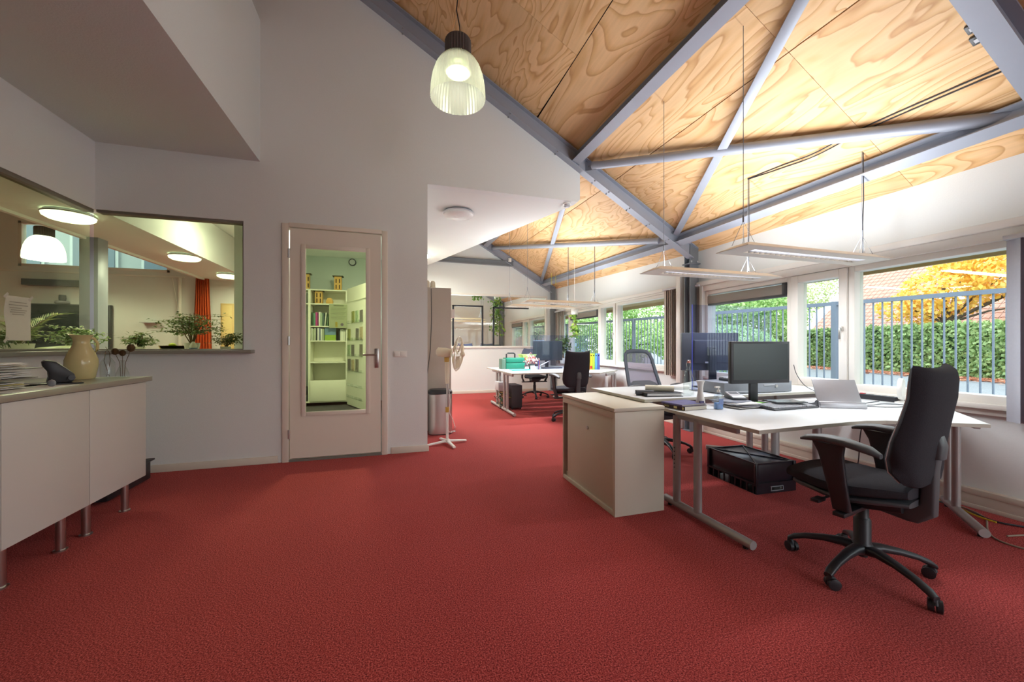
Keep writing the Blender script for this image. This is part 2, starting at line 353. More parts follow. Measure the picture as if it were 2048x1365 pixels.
# ------------------------------------------------------------------ steel
def ibeam(g, p, q, wd, h, t=.010, up=(0,0,1)):
    p = Vector(p); q = Vector(q); d = (q-p).normalized(); sd = d.cross(Vector(up)).normalized(); u = sd.cross(d)
    g.beam(p, q, t, h-2*t, up); g.beam(p+u*(h/2-t/2), q+u*(h/2-t/2), wd, t, up); g.beam(p-u*(h/2-t/2), q-u*(h/2-t/2), wd, t, up)
def rafter(y, label, xlo=3.93, xhi=-1.6, wd=.11):
    r = thing('steel_rafter', label, 'beam', (xlo, y, zroof(xlo)-.1), group='sloping steel rafters')
    h = .165; dz = .017+h/2/math.cos(ang)
    g = G(); ibeam(g, (xlo, y, zroof(xlo)-dz), (xhi, y, zroof(xhi)-dz), wd, h); g.build('girder', STEEL, r, world=True, sm=0)
    if y < 2: return r
    g = G()
    for x in [3.5, 3.2, 2.9, 2.6, 2.4, 1.9, 1.3, .7, .1]:
        for s in (-1, 1):
            z = zroof(x)-dz-h/2/math.cos(ang)-.003
            g.tube((x, y+s*.035, z+.002), (x, y+s*.035, z-.010), .008, 6)
    g.build('bolt', GALV, r, world=True, kind='stuff')
    return r
rafter(YD-.045, 'grey steel rafter rising up-left along the top of the wall with the door')
rafter(YE-.045, 'grey steel rafter along the top of the far glazed partition')
rafter(1.22, 'grey steel rafter in the top right corner of the ceiling, nearest the camera')
rafter(14.2, 'grey steel rafter in the far office behind the partition glass')
def column(y, label, ztop_=2.56):
    r = thing('steel_column', label, 'column', (3.93, y, 0), group='grey steel columns at the window wall')
    g = G().box(3.86, 4.0, y-.055, y-.045, 0, ztop_).box(3.86, 4.0, y+.045, y+.055, 0, ztop_).box(3.925, 3.935, y-.045, y+.045, 0, ztop_)
    g.build('shaft', DSTEEL, r, world=True, sm=0)
    G().box(3.84, 4.02, y-.075, y+.075, 2.28, 2.295).build('cap_plate', DSTEEL, r, world=True, bev=.002)
    G().box(3.84, 4.02, y-.075, y+.075, 0, .012).build('foot_plate', DSTEEL, r, world=True, bev=.002)
    for s in (-1, 1):
        gg = G()
        for xx in (3.88, 3.98): gg.tube((xx, y+s*.06, 2.30), (xx, y+s*.06, 2.325), .012, 6)
        gg.build('bolt', GALV, r, world=True)
    return r
column(YD-.01, 'grey steel column at the window wall beside the vertical blinds, nearest one'); column(YE-.01, 'grey steel column at the end of the far partition')
column(14.2, 'grey steel column in the far office seen through the partition glass')
g = G().box(-3.62, -3.44, 6.0, 6.18, 0, 2.49); tag(g.build('steel_column', STEEL, bev=.004), 'pale grey column behind the interior window at the wall corner', 'column', 'grey steel columns')
def purlin(x, ya, yb, label, wd=.10, h=.13):
    z = zroof(x)-.02-h/2-.03
    o = G(); ibeam(o, (x, ya, z), (x, yb, z), wd, h, .009, up=(.5, 0, 1)); p = o.build('steel_purlin', STEEL, sm=0)
    return tag(p, label, 'beam', 'horizontal steel purlins under the plywood')
purlin(2.16, 1.22, YD-.05, 'upper horizontal steel purlin crossing the near ceiling bay'); purlin(3.66, 1.22, YD-.05, 'lower eaves steel purlin along the window side of the near bay')
purlin(2.16, YD, YE-.05, 'upper steel purlin of the second bay behind the white bulkhead'); purlin(3.66, YD, YE-.05, 'lower eaves steel purlin of the second bay above the far desks')
purlin(3.66, YE, 14.1, 'eaves steel purlin in the office behind the partition glass')
def brace(p, q, label, r=.045):
    b = thing('brace_tube', label, 'brace', p, group='round steel brace tubes')
    G().tube(p, q, r, 20).build('tube', STEEL, b, world=True)
    d = (Vector(q)-Vector(p)).normalized()
    for e, s in ((Vector(p), 1), (Vector(q), -1)):
        G().beam(e-d*s*.16, e+d*s*.06, .012, .10, up=(0,0,1)).build('end_plate', STEEL, b, world=True)
        n = d.cross(Vector((0,0,1))).normalized(); gg = G()
        for k in (0, .045): gg.tube(e-d*s*(.02+k)+n*.016, e-d*s*(.02+k)-n*.016, .012, 8)
        gg.build('bolt', GALV, b, world=True)
brace((2.34, 4.24, 3.37), (3.74, 1.36, 2.60), 'round steel brace tube crossing the near ceiling bay up to the right picture edge')
brace((2.34, 9.12, 3.37), (3.60, 4.62, 2.64), 'round steel brace tube crossing the second bay above the far desks')
def flat(p, q, label):
    o = G().beam(p, q, .075, .05, up=(.5,0,1)).build('diagonal_strut', STEEL, bev=.003); tag(o, label, 'brace', 'square diagonal struts')
flat((3.60, 4.28, 2.655), (2.22, 1.30, 3.465), 'light grey diagonal strut running up the near plywood ceiling'); flat((3.60, 9.16, 2.655), (2.22, 4.46, 3.465), 'light grey diagonal strut in the second ceiling bay')
o = G(); ibeam(o, (.4, YE-.06, 3.21), (2.86, YE-.06, 3.19), .1, .12); tag(o.build('tie_beam', DSTEEL, sm=0), 'dark grey horizontal tie beam on the far white gable', 'beam')
o = G(); ibeam(o, (-8, 8.0, 3.55), (-3.7, 8.0, 3.9), .1, .2); tag(o.build('hall_beam', STEEL, sm=0), 'grey beam under the timber ceiling seen through the left glazing', 'beam')
# ------------------------------------------------------------------ windows of the window wall
wn = 0
def window(y0, y1, z0, z1, dark_roller=False, sash=False, x=XW):
    global wn
    wn += 1; r = empty('window_%d' % wn, (x, (y0+y1)/2, z0)); struct(r)
    f = .05 if not sash else .07; xi = x-.02 if not sash else x-.035
    g = G().box(xi, x+.10, y0, y0+f, z0, z1).box(xi, x+.10, y1-f, y1, z0, z1).box(xi, x+.10, y0+f, y1-f, z0, z0+f+.01).box(xi, x+.10, y0+f, y1-f, z1-f, z1)
    g.build('window_sash' if sash else 'window_frame', FRAME, r, world=True, bev=.004)
    G().box(x+.05, x+.056, y0+f, y1-f, z0+f, z1-f).build('pane', GLASS, r, world=True, sm=0)
    if sash:
        g = G().box(xi-.03, xi, y0+.025, y0+.045, (z0+z1)/2-.02, (z0+z1)/2+.02).box(xi-.045, xi-.03, y0+.028, y0+.042, (z0+z1)/2-.10, (z0+z1)/2+.01)
        g.build('window_handle', CHROME, r, world=True, bev=.003)
    if dark_roller:
        g = G().box(x-.03, x+.045, y0+f, y1-f, z1-f-.125, z1-f-.02); g.build('roller_cassette', mat('roller_grey', (136,128,118), .5), r, world=True, bev=.006)
        G().box(x-.032, x+.05, y0+f-.002, y0+f+.05, z1-f-.13, z1-f-.0).build('cassette_cap', BLACKP, r, world=True, bev=.004)
        G().box(x-.02, x+.045, y0+f, y1-f, z1-f-.15, z1-f-.125).build('cassette_slot', BLACKP, r, world=True)
    return r
window(1.30, 2.515, .76, 1.90); window(2.52, 3.045, .765, 1.895, sash=True); window(3.05, 4.24, .76, 1.90, dark_roller=True)
window(5.00, 6.43, .80, 1.97); window(6.44, 7.04, .80, 1.99, sash=True); window(7.05, 8.45, .80, 1.96, dark_roller=True); window(8.46, 9.05, .80, 1.96)
window(9.95, 11.3, .8, 1.97); window(11.31, 11.9, .8, 1.97, sash=True); window(11.91, 13.2, .8, 1.97, dark_roller=True)
window(-2.9, -.9, .76, 1.9); window(-.89, 1.0, .76, 1.9)
wn = 20
def trim(n, x0, x1, y0, y1, z0, z1, m=FRAME): struct(G().box(x0, x1, y0, y1, z0, z1).build('trim_%d' % n, m, bev=.004))
trim(1, 3.965, 4.05, 1.0, 4.46, 1.975, 2.03); trim(2, 4.0, 4.05, 1.0, 4.46, 1.90, 1.975); trim(3, 3.985, 4.05, 4.55, 9.1, 2.0, 2.05); trim(4, 4.01, 4.05, 4.55, 9.1, 1.97, 2.0)
trim(5, 3.99, 4.05, 1.28, 4.30, .725, .762); trim(6, 4.02, 4.05, 1.28, 4.30, .68, .725); trim(7, 3.99, 4.05, 4.9, 9.1, .765, .80); trim(8, 3.86, 4.05, 4.52, 4.60, 0, 2.28)
trim(9, 3.98, 4.05, 4.24, 4.30, .0, 1.975); trim(10, 3.98, 4.05, 9.92, 13.3, 1.97, 2.03)
# interior windows
def iwin(n, cells, ax, m=FRAME, gm=IGLASS, fr=.035, pt=.006):
    r = empty('window_%d' % n, (cells[0][0], cells[0][1] if ax == 'x' else 0, 0)); struct(r); return r
r = struct(empty('window_21', (-2.58, 2, 1.13)))
g = G().box(-2.62, -2.545, -2.9, 4.39, 2.355, 2.39).box(-2.62, -2.545, -2.9, 4.39, 1.132, 1.15); g.build('window_frame', mat('grey_frame', (120,114,104), .5), r, world=True, bev=.003)
G().box(-2.585, -2.579, -2.9, 4.40, 1.15, 2.355).build('pane', IGLASS, r, world=True, sm=0)
r = struct(empty('window_22', (-1.96, YD+.05, 1.13)))
g = G().box(-2.537, -1.397, YD+.015, YD+.10, 2.368, 2.392).box(-1.41, -1.397, YD+.015, YD+.10, 1.13, 2.368).box(-2.55, -1.397, YD+.015, YD+.1, 1.13, 1.14); g.build('window_frame', mat('grey_frame', (120,114,104), .5), r, world=True, bev=.003)
G().box(-2.575, -1.41, YD+.05, YD+.056, 1.14, 2.368).build('pane', IGLASS, r, world=True, sm=0)
r = struct(empty('window_23', (2.2, YE, 1.13)))
g = G().box(.6, 3.8, YE-.03, YE+.10, 1.10, 1.15).box(.6, 3.8, YE-.01, YE+.1, 2.38, 2.43).box(.6, .64, YE, YE+.1, 1.13, 2.4).box(3.76, 3.8, YE, YE+.1, 1.13, 2.4); g.build('window_frame', FRAME, r, world=True, bev=.004)
BLK = mat('black_steel', (40,44,50), .4, .3)
for a, b, zt in ((1.36, 2.12, 2.14), (2.36, 3.30, 2.12)):
    g = G().box(a, a+.04, YE+.02, YE+.06, 1.15, zt).box(a, b, YE+.02, YE+.06, zt-.035, zt)
    if b < 2.5: g.box(b-.04, b, YE+.02, YE+.06, 1.15, zt)
    g.build('inner_frame', BLK, r, world=True, bev=.002)
G().box(.64, 3.76, YE+.045, YE+.05, 1.15, 2.38).build('pane', GLASS, r, world=True, sm=0)
r = struct(empty('window_24', (-5.3, YE, 2.6)))
g = G()
for x in (-6.45, -5.35, -4.25): g.box(x, x+.05, YE, YE+.1, 2.6, 3.42)
g.box(-6.45, -4.2, YE, YE+.1, 2.6, 2.65).box(-6.45, -4.2, YE, YE+.1, 3.37, 3.42); g.build('window_frame', FRAME, r, world=True, bev=.004)
G().box(-6.4, -4.25, YE+.05, YE+.055, 2.65, 3.37).build('pane', GLASS, r, world=True, sm=0)
# blinds
def blinds(y0, y1, n, z0, z1, label, m, x=4.0, turn=70):
    r = thing('vertical_blind', label, 'blind', (x, (y0+y1)/2, z0), group='gathered vertical blinds at the window wall')
    G().box(x-.03, x+.03, y0-.02, y1+.02, z1, z1+.03).build('head_rail', LGREY, r, world=True, bev=.003)
    s = None
    for i in range(n):
        y = y0+(y1-y0)*(i+.5)/n
        if s is None:
            P = [(-.044, .004), (-.015, -.004), (.015, -.004), (.044, .004), (.044, .006), (.015, -.002), (-.015, -.002), (-.044, .006)]
            s = G().prism(P, z0, z1, 'z').build('slat', m, r); o = s
            s.data.transform(Matrix.Translation((0, 0, -z0)))
        else: o = s.copy(); C.objects.link(o)
        o.location = (0, y-(y0+y1)/2, 0); o.rotation_euler = (0, 0, math.radians(turn+random.uniform(-10, 10)))
BLM = mat('blind_fabric_grey', (176,178,188), .8, var=.05, scale=60); BLT = mat('blind_fabric_taupe', (190,180,168), .8, var=.05, scale=60)
blinds(1.12, 1.51, 9, .66, 1.885, 'grey gathered vertical blind at the right edge of the big window', BLM, x=3.965)
blinds(4.28, 4.35, 3, .70, 1.97, 'narrow taupe vertical blind to the right of the near steel column', BLT, x=3.97)
blinds(4.66, 4.98, 8, .72, 2.0, 'taupe gathered vertical blind to the left of the near steel column', BLT, x=3.97)
blinds(8.62, 9.12, 9, .72, 2.0, 'taupe gathered vertical blind beside the far steel column', BLT, x=3.97)
# ------------------------------------------------------------------ the door
dr = struct(empty('door_1', (-.55, YD, 0)))
g = G().box(-1.06, -1.0, YD-.02, YD+.10, 0, 2.40).box(-.115, -.055, YD-.02, YD+.10, 0, 2.40).box(-1.0, -.115, YD-.02, YD+.10, 2.365, 2.41)
g.build('door_frame', DOORP, dr, world=True, bev=.004)
A0, A1, B0, B1 = -.853, -.268, .49, 2.165
dy0, dy1 = YD-.012, YD+.03
g = G().box(-.99, A0, dy0, dy1, .035, 2.355).box(A1, -.125, dy0, dy1, .035, 2.355).box(A0, A1, dy0, dy1, .035, B0).box(A0, A1, dy0, dy1, B1, 2.355)
g.build('door_leaf', DOORP, dr, world=True, sm=0)
g = G().box(A0-.035, A0+.008, dy0-.012, dy0, B0-.035, B1+.035).box(A1-.008, A1+.035, dy0-.012, dy0, B0-.035, B1+.035).box(A0+.008, A1-.008, dy0-.012, dy0, B0-.035, B0+.008).box(A0+.008, A1-.008, dy0-.012, dy0, B1-.008, B1+.035)
g.build('glazing_bead', DOORP, dr, world=True, bev=.004)
G().box(A0, A1, YD+.008, YD+.014, B0, B1).build('pane', IGLASS, dr, world=True, sm=0)
for z in (.28, 1.22, 2.10): G().tube((-.997, dy0-.008, z-.045), (-.997, dy0-.008, z+.045), .011, 10).build('hinge', CHROME, dr, world=True)
h = G().box(-.185, -.145, dy0-.010, dy0, .935, 1.14).build('handle_plate', CHROME, dr, world=True, bev=.003)
G().tube((-.165, dy0-.05, 1.075), (-.30, dy0-.05, 1.075), .010, 12).tube((-.165, dy0, 1.075), (-.165, dy0-.052, 1.075), .010, 12).build('door_handle', CHROME, dr, world=True)
G().box(-1.0, -.115, YD-.018, YD+.03, 0, .022).build('threshold', mat('grey_threshold', (120,116,110), .6), dr, world=True)
sw = thing('light_switch', 'white double light switch on the wall right of the door', 'switch', (.1, YD, 1.08))
G().box(.005, .145, YD-.008, YD, 1.045, 1.112).build('cover_plate', WHITEP, sw, world=True, bev=.003)
for x in (.015, .078): G().box(x, x+.057, YD-.014, YD-.006, 1.053, 1.104).build('rocker', WHITEP, sw, world=True, bev=.003)
d2 = struct(empty('door_2', (-3.2, YE, 0)))
G().box(-3.34, -3.06, YE-.03, YE, 0, 2.02).build('door_frame', mat('oak_pale', (214,186,128), .5), d2, world=True, bev=.004)
G().box(-3.31, -3.14, YE-.045, YE-.03, 0, 1.98).build('door_leaf', mat('oak_yellow', (226,200,136), .5), d2, world=True, bev=.003)
G().tube((-3.16, YE-.05, 1.0), (-3.16, YE-.05, 1.12), .01).build('door_handle', CHROME, d2, world=True)
# ------------------------------------------------------------------ desks
DOUT = [(1.88,1.60),(2.60,1.62),(2.74,1.615),(2.86,1.585),(2.96,1.53),(3.30,1.33),(3.96,1.86),(3.96,2.42),(1.88,2.42)]
def desk(label, mirror, dx, dy, h, group):
    r = thing('corner_desk', label, 'desk', (1.9+dx, 2.45+dy, 0), group=group)
    fy = (lambda y: 4.90-y) if mirror else (lambda y: y)
    def P(x, y, z): return (x+dx, fy(y)+dy, z)
    poly = [P(x, y, 0)[:2] for x, y in DOUT]
    G().prism(poly, h-.022, h, 'z').build('tabletop', DESK, r, world=True, bev=.002)
    # edge band
    g = G(); n = len(poly)
    R = []
    cx = sum(p[0] for p in poly)/n; cy = sum(p[1] for p in poly)/n
    for i in range(n):
        a, b, c = Vector(poly[i-1]), Vector(poly[i]), Vector(poly[(i+1) % n])
        t = ((b-a).normalized()+(c-b).normalized()).normalized(); nn = Vector((t.y, -t.x))*(1 if not mirror else -1)
        if (b+nn*.01-Vector((cx, cy))).length < (b-Vector((cx, cy))).length and i not in (2, 3, 4): nn = -nn
        p = b+nn*.0025
        q = b-nn*.002
        R.append([(p.x, p.y, h-.021), (p.x, p.y, h-.001), (q.x, q.y, h-.001), (q.x, q.y, h-.021)])
    g.rings(R, closed=True); g.build('edge_band', DEDGE, r, world=True, sm=0)
    def tframe(a, b, posts, w2=False):
        a = Vector(a); b = Vector(b); d = (b-a).normalized()
        g = G().tube(a+Vector((0,0,.038)), b+Vector((0,0,.038)), .026, 16); g.build('foot', LEGM, r, world=True)
        for e in (a+d*.05, b-d*.05): G().tube(e, e+Vector((0,0,.016)), .016, 10).build('glide', BLACKP, r, world=True)
        for t in posts:
            p = a+d*t; g = G(); R = []
            for z in (.05, h-.05):
                R.append(g.ring(p+Vector((0,0,z)), (0,0,1), .031, 16, ref=tuple(Vector((d.y,-d.x,0))), r2=.022))
            g.rings(R); g.build('post', LEGM, r, world=True)
        p = a+d*.10; q = b-d*.12
        G().beam(p+Vector((0,0,h-.045)), q+Vector((0,0,h-.045)), .03, .045).build('support_bar', LEGM, r, world=True, bev=.003)
    tframe(P(1.955, 1.70, 0), P(1.955, 2.44, 0), (.42, .62))
    tframe(P(3.42, 1.40, 0), P(3.90, 1.80, 0), (.42, .56))
    p = P(3.32, 2.30, 0)
    g = G().tube(p, (p[0], p[1], h-.03), .032, 16).lathe([(.0,.0),(.05,0),(.05,.008),(.035,.02),(0,.02)], 16, p); g.build('corner_post', LEGM, r, world=True)
    G().beam(P(2.05, 2.30, h-.05), P(3.8, 2.30, h-.05), .03, .045).build('rear_rail', LEGM, r, world=True, bev=.003)
    if not mirror:
        g = G()
        for k in range(6): g.tube(P(1.955+.0, 2.32, .44-k*.028), P(1.955-.024, 2.32, .44-k*.028), .005, 8)
        g.build('height_holes', BLACKP, r, world=True)
    return r
GD = 'white corner desks on silver frames'
desk('white corner desk nearest the camera, between the low cabinet and the black chair', False, 0, 0, .72, GD)
desk('slightly higher white corner desk behind the near one, in front of the mesh chair', True, -.08, 0, .77, GD)
desk('white corner desk in the second bay behind the black chair, nearer of that pair', False, -.06, 4.32, .72, GD)
desk('far white corner desk of the second bay, with the green tool case on it', True, -.06, 4.36, .72, GD)

# ------------------------------------------------------------------ chairs
def loft(g, secs):      # (centre, half width vector, half depth vector, exponent)
    R = []
    for c, a, b, e in secs:
        c, a, b = Vector(c), Vector(a), Vector(b); ring = []
        for i in range(24):
            t = 2*PI*i/24; cs, sn = math.cos(t), math.sin(t)
            ring.append(c+a*(math.copysign(abs(cs)**(2/e), cs))+b*(math.copysign(abs(sn)**(2/e), sn)))
        R.append(ring)
    return g.rings(R)
def chair_base(r, ang0, R=.315, hub=.125, leg=BLACKP):
    for k in range(5):
        t = ang0+2*PI*k/5; d = Vector((math.cos(t), math.sin(t), 0)); s = Vector((-d.y, d.x, 0)); g = G()
        pts = [(.025, hub, .034, .026), (.08, hub+.008, .028, .020), (.16, hub-.002, .023, .016), (.24, hub-.022, .020, .014), (R-.02, hub-.045, .020, .015), (R+.005, hub-.062, .017, .012)]
        loft(g, [(d*x+Vector((0,0,z)), s*w, Vector((0,0,1))*hh, 2.6) for x, z, w, hh in pts])
        o = g.build('base_leg', leg, r)
        c = d*R; ct = t+random.uniform(.3, 1.3); a = Vector((math.cos(ct), math.sin(ct), 0)); off = Vector((-a.y, a.x, 0))*.018
        g = G()
        for q in (-1, 1):
            e = c+off+a*(q*.014)+Vector((0,0,.027)); g.rings([g.ring(e-a*.011, a, .020, 16), g.ring(e-a*.009, a, .027, 16), g.ring(e+a*.009, a, .027, 16), g.ring(e+a*.011, a, .020, 16)])
        g.tube(c+Vector((0,0,.04)), c+Vector((0,0,hub-.06)), .007, 8)
        loft(g, [(c+off*.7+Vector((0,0,.038)), a*.012, off.normalized()*.026, 2.5), (c+off*.5+Vector((0,0,.062)), a*.010, off.normalized()*.014, 2.5)])
        w_ = g.build('caster', BLACKP, o)
def armrest(r, x, zt, yb=-.14, yf=.18, m=DGREY, seat=.42, lean=0):
    g = G()
    secs = []
    for y, w, h, dz in [(yb-.03, .018, .010, -.040), (yb+.01, .036, .017, -.022), (yb+.1, .043, .018, -.004), ((yb+yf)/2+.04, .044, .017, 0), (yf-.06, .044, .016, -.002), (yf-.01, .036, .014, -.010), (yf+.015, .02, .008, -.02)]:
        secs.append(((x, y, zt-.018+dz), (w, 0, 0), (0, 0, h), 3))
    loft(g, secs); a = g.build('armrest', m, r)
    g = G(); sx_ = math.copysign(1, x)
    loft(g, [((x, .03, zt-.04), (.018, 0, 0), (0, .068, 0), 4), ((x, .02, zt-.09), (.016, 0, 0), (0, .052, 0), 4), ((x-sx_*.005, .0, zt-.22), (.016, 0, 0), (0, .042, 0), 4), ((x-sx_*.02, -.01, seat+.0), (.014, 0, 0), (0, .038, 0), 4), ((x-sx_*.04, -.01, seat-.05), (.022, 0, 0), (0, .036, 0), 4)])
    g.build('arm_post', BLACKP, a)
    G().box(min(x, x-sx_*.26)+0, max(x, x-sx_*.26), -.035, .015, seat-.075, seat-.055).build('arm_bracket', BLACKP, a, bev=.004)
def cushion(g, w, y0, y1, z, t, curl=.03, n=9):
    secs = []
    for i in range(n):
        u = i/(n-1); y = y0+(y1-y0)*u; e = min(1, math.sin(PI*min(max(u, .02), .98))**.35)
        ww = w/2*(.80+.20*min(1, (u*(1.2)+.3))) * (1-.18*max(0, u-.9)*10) * (.55+.45*e); tt = t/2*(.45+.55*e)
        dz = -curl*max(0, (u-.7)/.3)**2+ .012*math.cos(2*PI*u)
        secs.append(((0, y, z-t/2+dz), (ww, 0, 0), (0, 0, tt), 3.6))
    loft(g, secs)
def backrest(g, prof):      # z, y(front), thickness, half width, concavity
    R = []; NU = 14
    for z, y, t, w_, k in prof:
        fr = []; bk = []
        for i in range(NU+1):
            u = -1+2*i/NU; cur = k*u*u; edge = math.sqrt(max(0, 1-abs(u)**6)); dz = .022*u*u if z > 1.0 else 0
            fr.append((u*w_, y+cur-t/2*(1-edge), z+dz)); bk.append((u*w_, y+cur-t/2-t/2*edge-.001, z+dz-.004))
        R.append(fr+bk[::-1])
    return g.rings(R)
def fabric_chair(label, loc, rz, group=None):
    r = thing('office_chair', label, 'chair', loc, rz, group)
    chair_base(r, math.radians(116-72*0)-rz)
    g = G().lathe([(0,.085),(.022,.085),(.022,.12),(.040,.13),(.042,.15),(.036,.16),(.036,.275),(.030,.285),(.027,.29),(.027,.40),(0,.40)], 24); g.build('gas_column', BLACKP, r)
    g = G(); loft(g, [((0, -.17, .405), (.07,0,0), (0,0,.03), 4), ((0, 0, .395), (.10,0,0), (0,0,.05), 4), ((0, .14, .41), (.08,0,0), (0,0,.03), 4)]); g.build('tilt_mechanism', BLACKP, r)
    g = G().tube((-.08, .06, .405), (-.24, .08, .395), .006, 8).box(-.29, -.22, .065, .10, .388, .402); g.build('lever', BLACKP, r)
    g = G(); cushion(g, .45, -.22, .26, .455, .045, .02); g.build('seat_shell', DGREY, r)
    g = G(); cushion(g, .50, -.22, .285, .525, .082, .03); s = g.build('seat', BLACKF, r)
    g = G(); prof = [(.535,-.205,.04,.13,.00),(.55,-.185,.075,.175,.012),(.60,-.165,.105,.215,.03),(.66,-.165,.11,.228,.035),(.74,-.185,.10,.228,.038),(.84,-.215,.085,.222,.035),(.94,-.240,.078,.215,.035),(1.02,-.250,.074,.212,.038),(1.055,-.255,.062,.208,.036),(1.07,-.262,.035,.198,.03)]
    backrest(g, prof); b = g.build('backrest', BLACKF, r, sm=50)
    for s in (-1, 1):
        G().path([(s*w_*.985, y+k*.95-t*.33, z) for z, y, t, w_, k in prof[1:8]], .0022, 6).build('piping', LGREY, b)
    # J shaped back bar
    g = G(); loft(g, [((0,-.05,.39),(.035,0,0),(0,0,.035),5),((0,-.18,.385),(.035,0,0),(0,0,.045),5),((0,-.215,.39),(.035,0,0),(0,0,.048),5),((0,-.245,.42),(.035,0,0),(0,.025,.03),5),((0,-.25,.60),(.035,0,0),(0,.026,0),5),((0,-.26,.69),(.034,0,0),(0,.026,0),5)])
    g.build('back_bar', DGREY, r)
    g = G(); loft(g, [((0,-.27,.66),(.04,0,0),(0,.028,0),3),((0,-.27,.72),(.04,0,0),(0,.034,0),3),((0,-.265,.765),(.036,0,0),(0,.026,0),3),((0,-.26,.785),(.02,0,0),(0,.012,0),3)]); g.build('height_knob', DGREY, r)
    for s in (-1, 1): armrest(r, s*.275, .735, yf=.13)
    return r
fabric_chair('black high-backed fabric swivel chair at the nearest desk, in the right foreground', (2.33, 1.39, 0), math.radians(10.4), 'office swivel chairs')
fabric_chair('black high-backed fabric swivel chair in the second bay beyond the low cabinet', (2.66, 5.56, 0), math.radians(3), 'office swivel chairs')
MESH = glass_mat('chair_mesh', (190,184,196), gloss=.2, rough=.6, base=.10); CH_GREY = mat('chair_grey', (64,70,80), .6, var=.06)
def mesh_chair(label, loc, rz, solid=None, zb=0, armz=.70, wide=1.0, legm=BLACKP):
    r = thing('office_chair', label, 'chair', loc, rz, 'office swivel chairs')
    chair_base(r, math.radians(40)-rz, leg=legm)
    G().lathe([(0,.085),(.022,.085),(.022,.12),(.040,.13),(.042,.15),(.034,.16),(.034,.275),(.028,.285),(.028,.40),(0,.40)], 20).build('gas_column', legm, r)
    g = G(); loft(g, [((0, -.16, .41), (.08,0,0), (0,0,.03), 4), ((0, 0, .40), (.12,0,0), (0,0,.045), 4), ((0, .14, .415), (.1,0,0), (0,0,.03), 4)]); g.build('tilt_mechanism', legm if legm != BLACKP else DGREY, r)
    g = G(); cushion(g, .48, -.22, .26, .51, .07, .03); g.build('seat', BLACKF, r)
    def bp(z, u):
        w_ = (.235-.05*(z-.52)/.55)*wide; return (u*w_, -.23-.20*(z-.52)/.55+.03*u*u-.012*math.sin(PI*(z-.52)/.55), z+zb)
    if solid: 
        g = G(); backrest(g, [(z+zb, -.20-.14*(z-.52)/.55, .05 if .56 < z < 1.02 else .025, (.225 if z < .98 else .225-(z-.98)*.7)*wide, .03) for z in (.54,.56,.62,.7,.8,.9,.97,1.02,1.06,1.08)]); g.build('backrest', solid, r, sm=50)
    else:
        pts = [bp(.55, -1), bp(.7, -1), bp(.85, -1), bp(.97, -1), bp(1.035, -.93), bp(1.065, -.75), bp(1.072, -.4), bp(1.072, .4), bp(1.065, .75), bp(1.035, .93), bp(.97, 1), bp(.85, 1), bp(.7, 1), bp(.55, 1), bp(.535, .5), bp(.535, -.5)]
        G().path(pts, .024, 10, closed=True, rr=.012, ref=(0,1,0)).build('back_frame', CH_GREY, r)
        g = G(); R = []
        for z in (.55, .65, .75, .85, .95, 1.03, 1.065): R.append([bp(z, u) for u in (-.97,-.6,-.2,.2,.6,.97)]+[tuple(Vector(bp(z, u))-Vector((0,.004,0))) for u in (.97,.6,.2,-.2,-.6,-.97)])
        g.rings(R); g.build('mesh_panel', MESH, r)
        g = G(); R = []
        for z, k in ((.54,1),(.6,1),(.66,.98),(.70,.85),(.725,.55)): R.append([tuple(Vector(bp(z, u*k))+Vector((0,-.008,0))) for u in (-.97,-.6,-.2,.2,.6,.97)]+[tuple(Vector(bp(z, u*k))-Vector((0,.022,0))) for u in (.97,.6,.2,-.2,-.6,-.97)])
        g.rings(R); g.build('lumbar_pad', CH_GREY, r)
    g = G(); loft(g, [((0,-.12,.40),(.03,0,0),(0,0,.02),4),((0,-.27,.42),(.03,0,0),(0,0,.02),4),((0,-.30,.50),(.03,0,0),(0,.015,0),4),((0,-.31,.66),(.028,0,0),(0,.012,0),4)]); g.build('back_bar', DGREY, r)
    for s in (-1, 1): armrest(r, s*.29, armz)
    return r
mesh_chair('grey mesh-backed swivel chair facing the camera behind the second desk', (2.84, 3.62, 0), math.radians(184), zb=.03, armz=.75)
mesh_chair('blue-grey padded swivel chair at the far desk of the second bay, against the partition', (3.02, 8.12, 0), math.radians(176), solid=mat('blue_grey_fabric', (84,90,108), .9, var=.1, scale=200), legm=BLACKP, armz=.66)
# ------------------------------------------------------------------ low cabinet in front of the desk
r = thing('tambour_cabinet', 'low beige metal cabinet with a sliding shutter and lock, left end of the near desk', 'cabinet', (1.64, 2.74, 0))
x0, x1, y0, y1, h = 1.443, 1.846, 2.32, 3.17, .745
g = G().box(x0+.004, x1, y0, y0+.018, 0, h-.028).box(x0+.004, x1, y1-.018, y1, 0, h-.028).box(x0+.03, x1, y0+.018, y1-.018, 0, .06).box(x1-.012, x1, y0+.018, y1-.018, .06, h-.028)
g.build('body', CABM, r, world=True, bev=.002)
G().box(x0-.004, x1+.002, y0-.004, y1+.004, h-.026, h).build('top_panel', CABM, r, world=True, bev=.003)
g = G().box(x0+.004, x0+.02, y0+.018, y1-.018, h-.075, h-.03).box(x0+.004, x0+.02, y0+.018, y1-.018, 0, .035).box(x0+.004, x0+.018, y0+.018, y0+.03, .035, h-.075); g.build('front_frame', CABM, r, world=True, bev=.002)
sh = G().box(x0+.016, x0+.024, y0+.038, y1-.075, .036, h-.076).build('shutter', CABM, r, world=True, bev=.002)
g = G().box(x0+.05, x0+.056, y0+.02, y1-.02, .036, h-.076); g.build('dark_interior', mat('dark_brown', (46,36,32), .8), r, world=True)
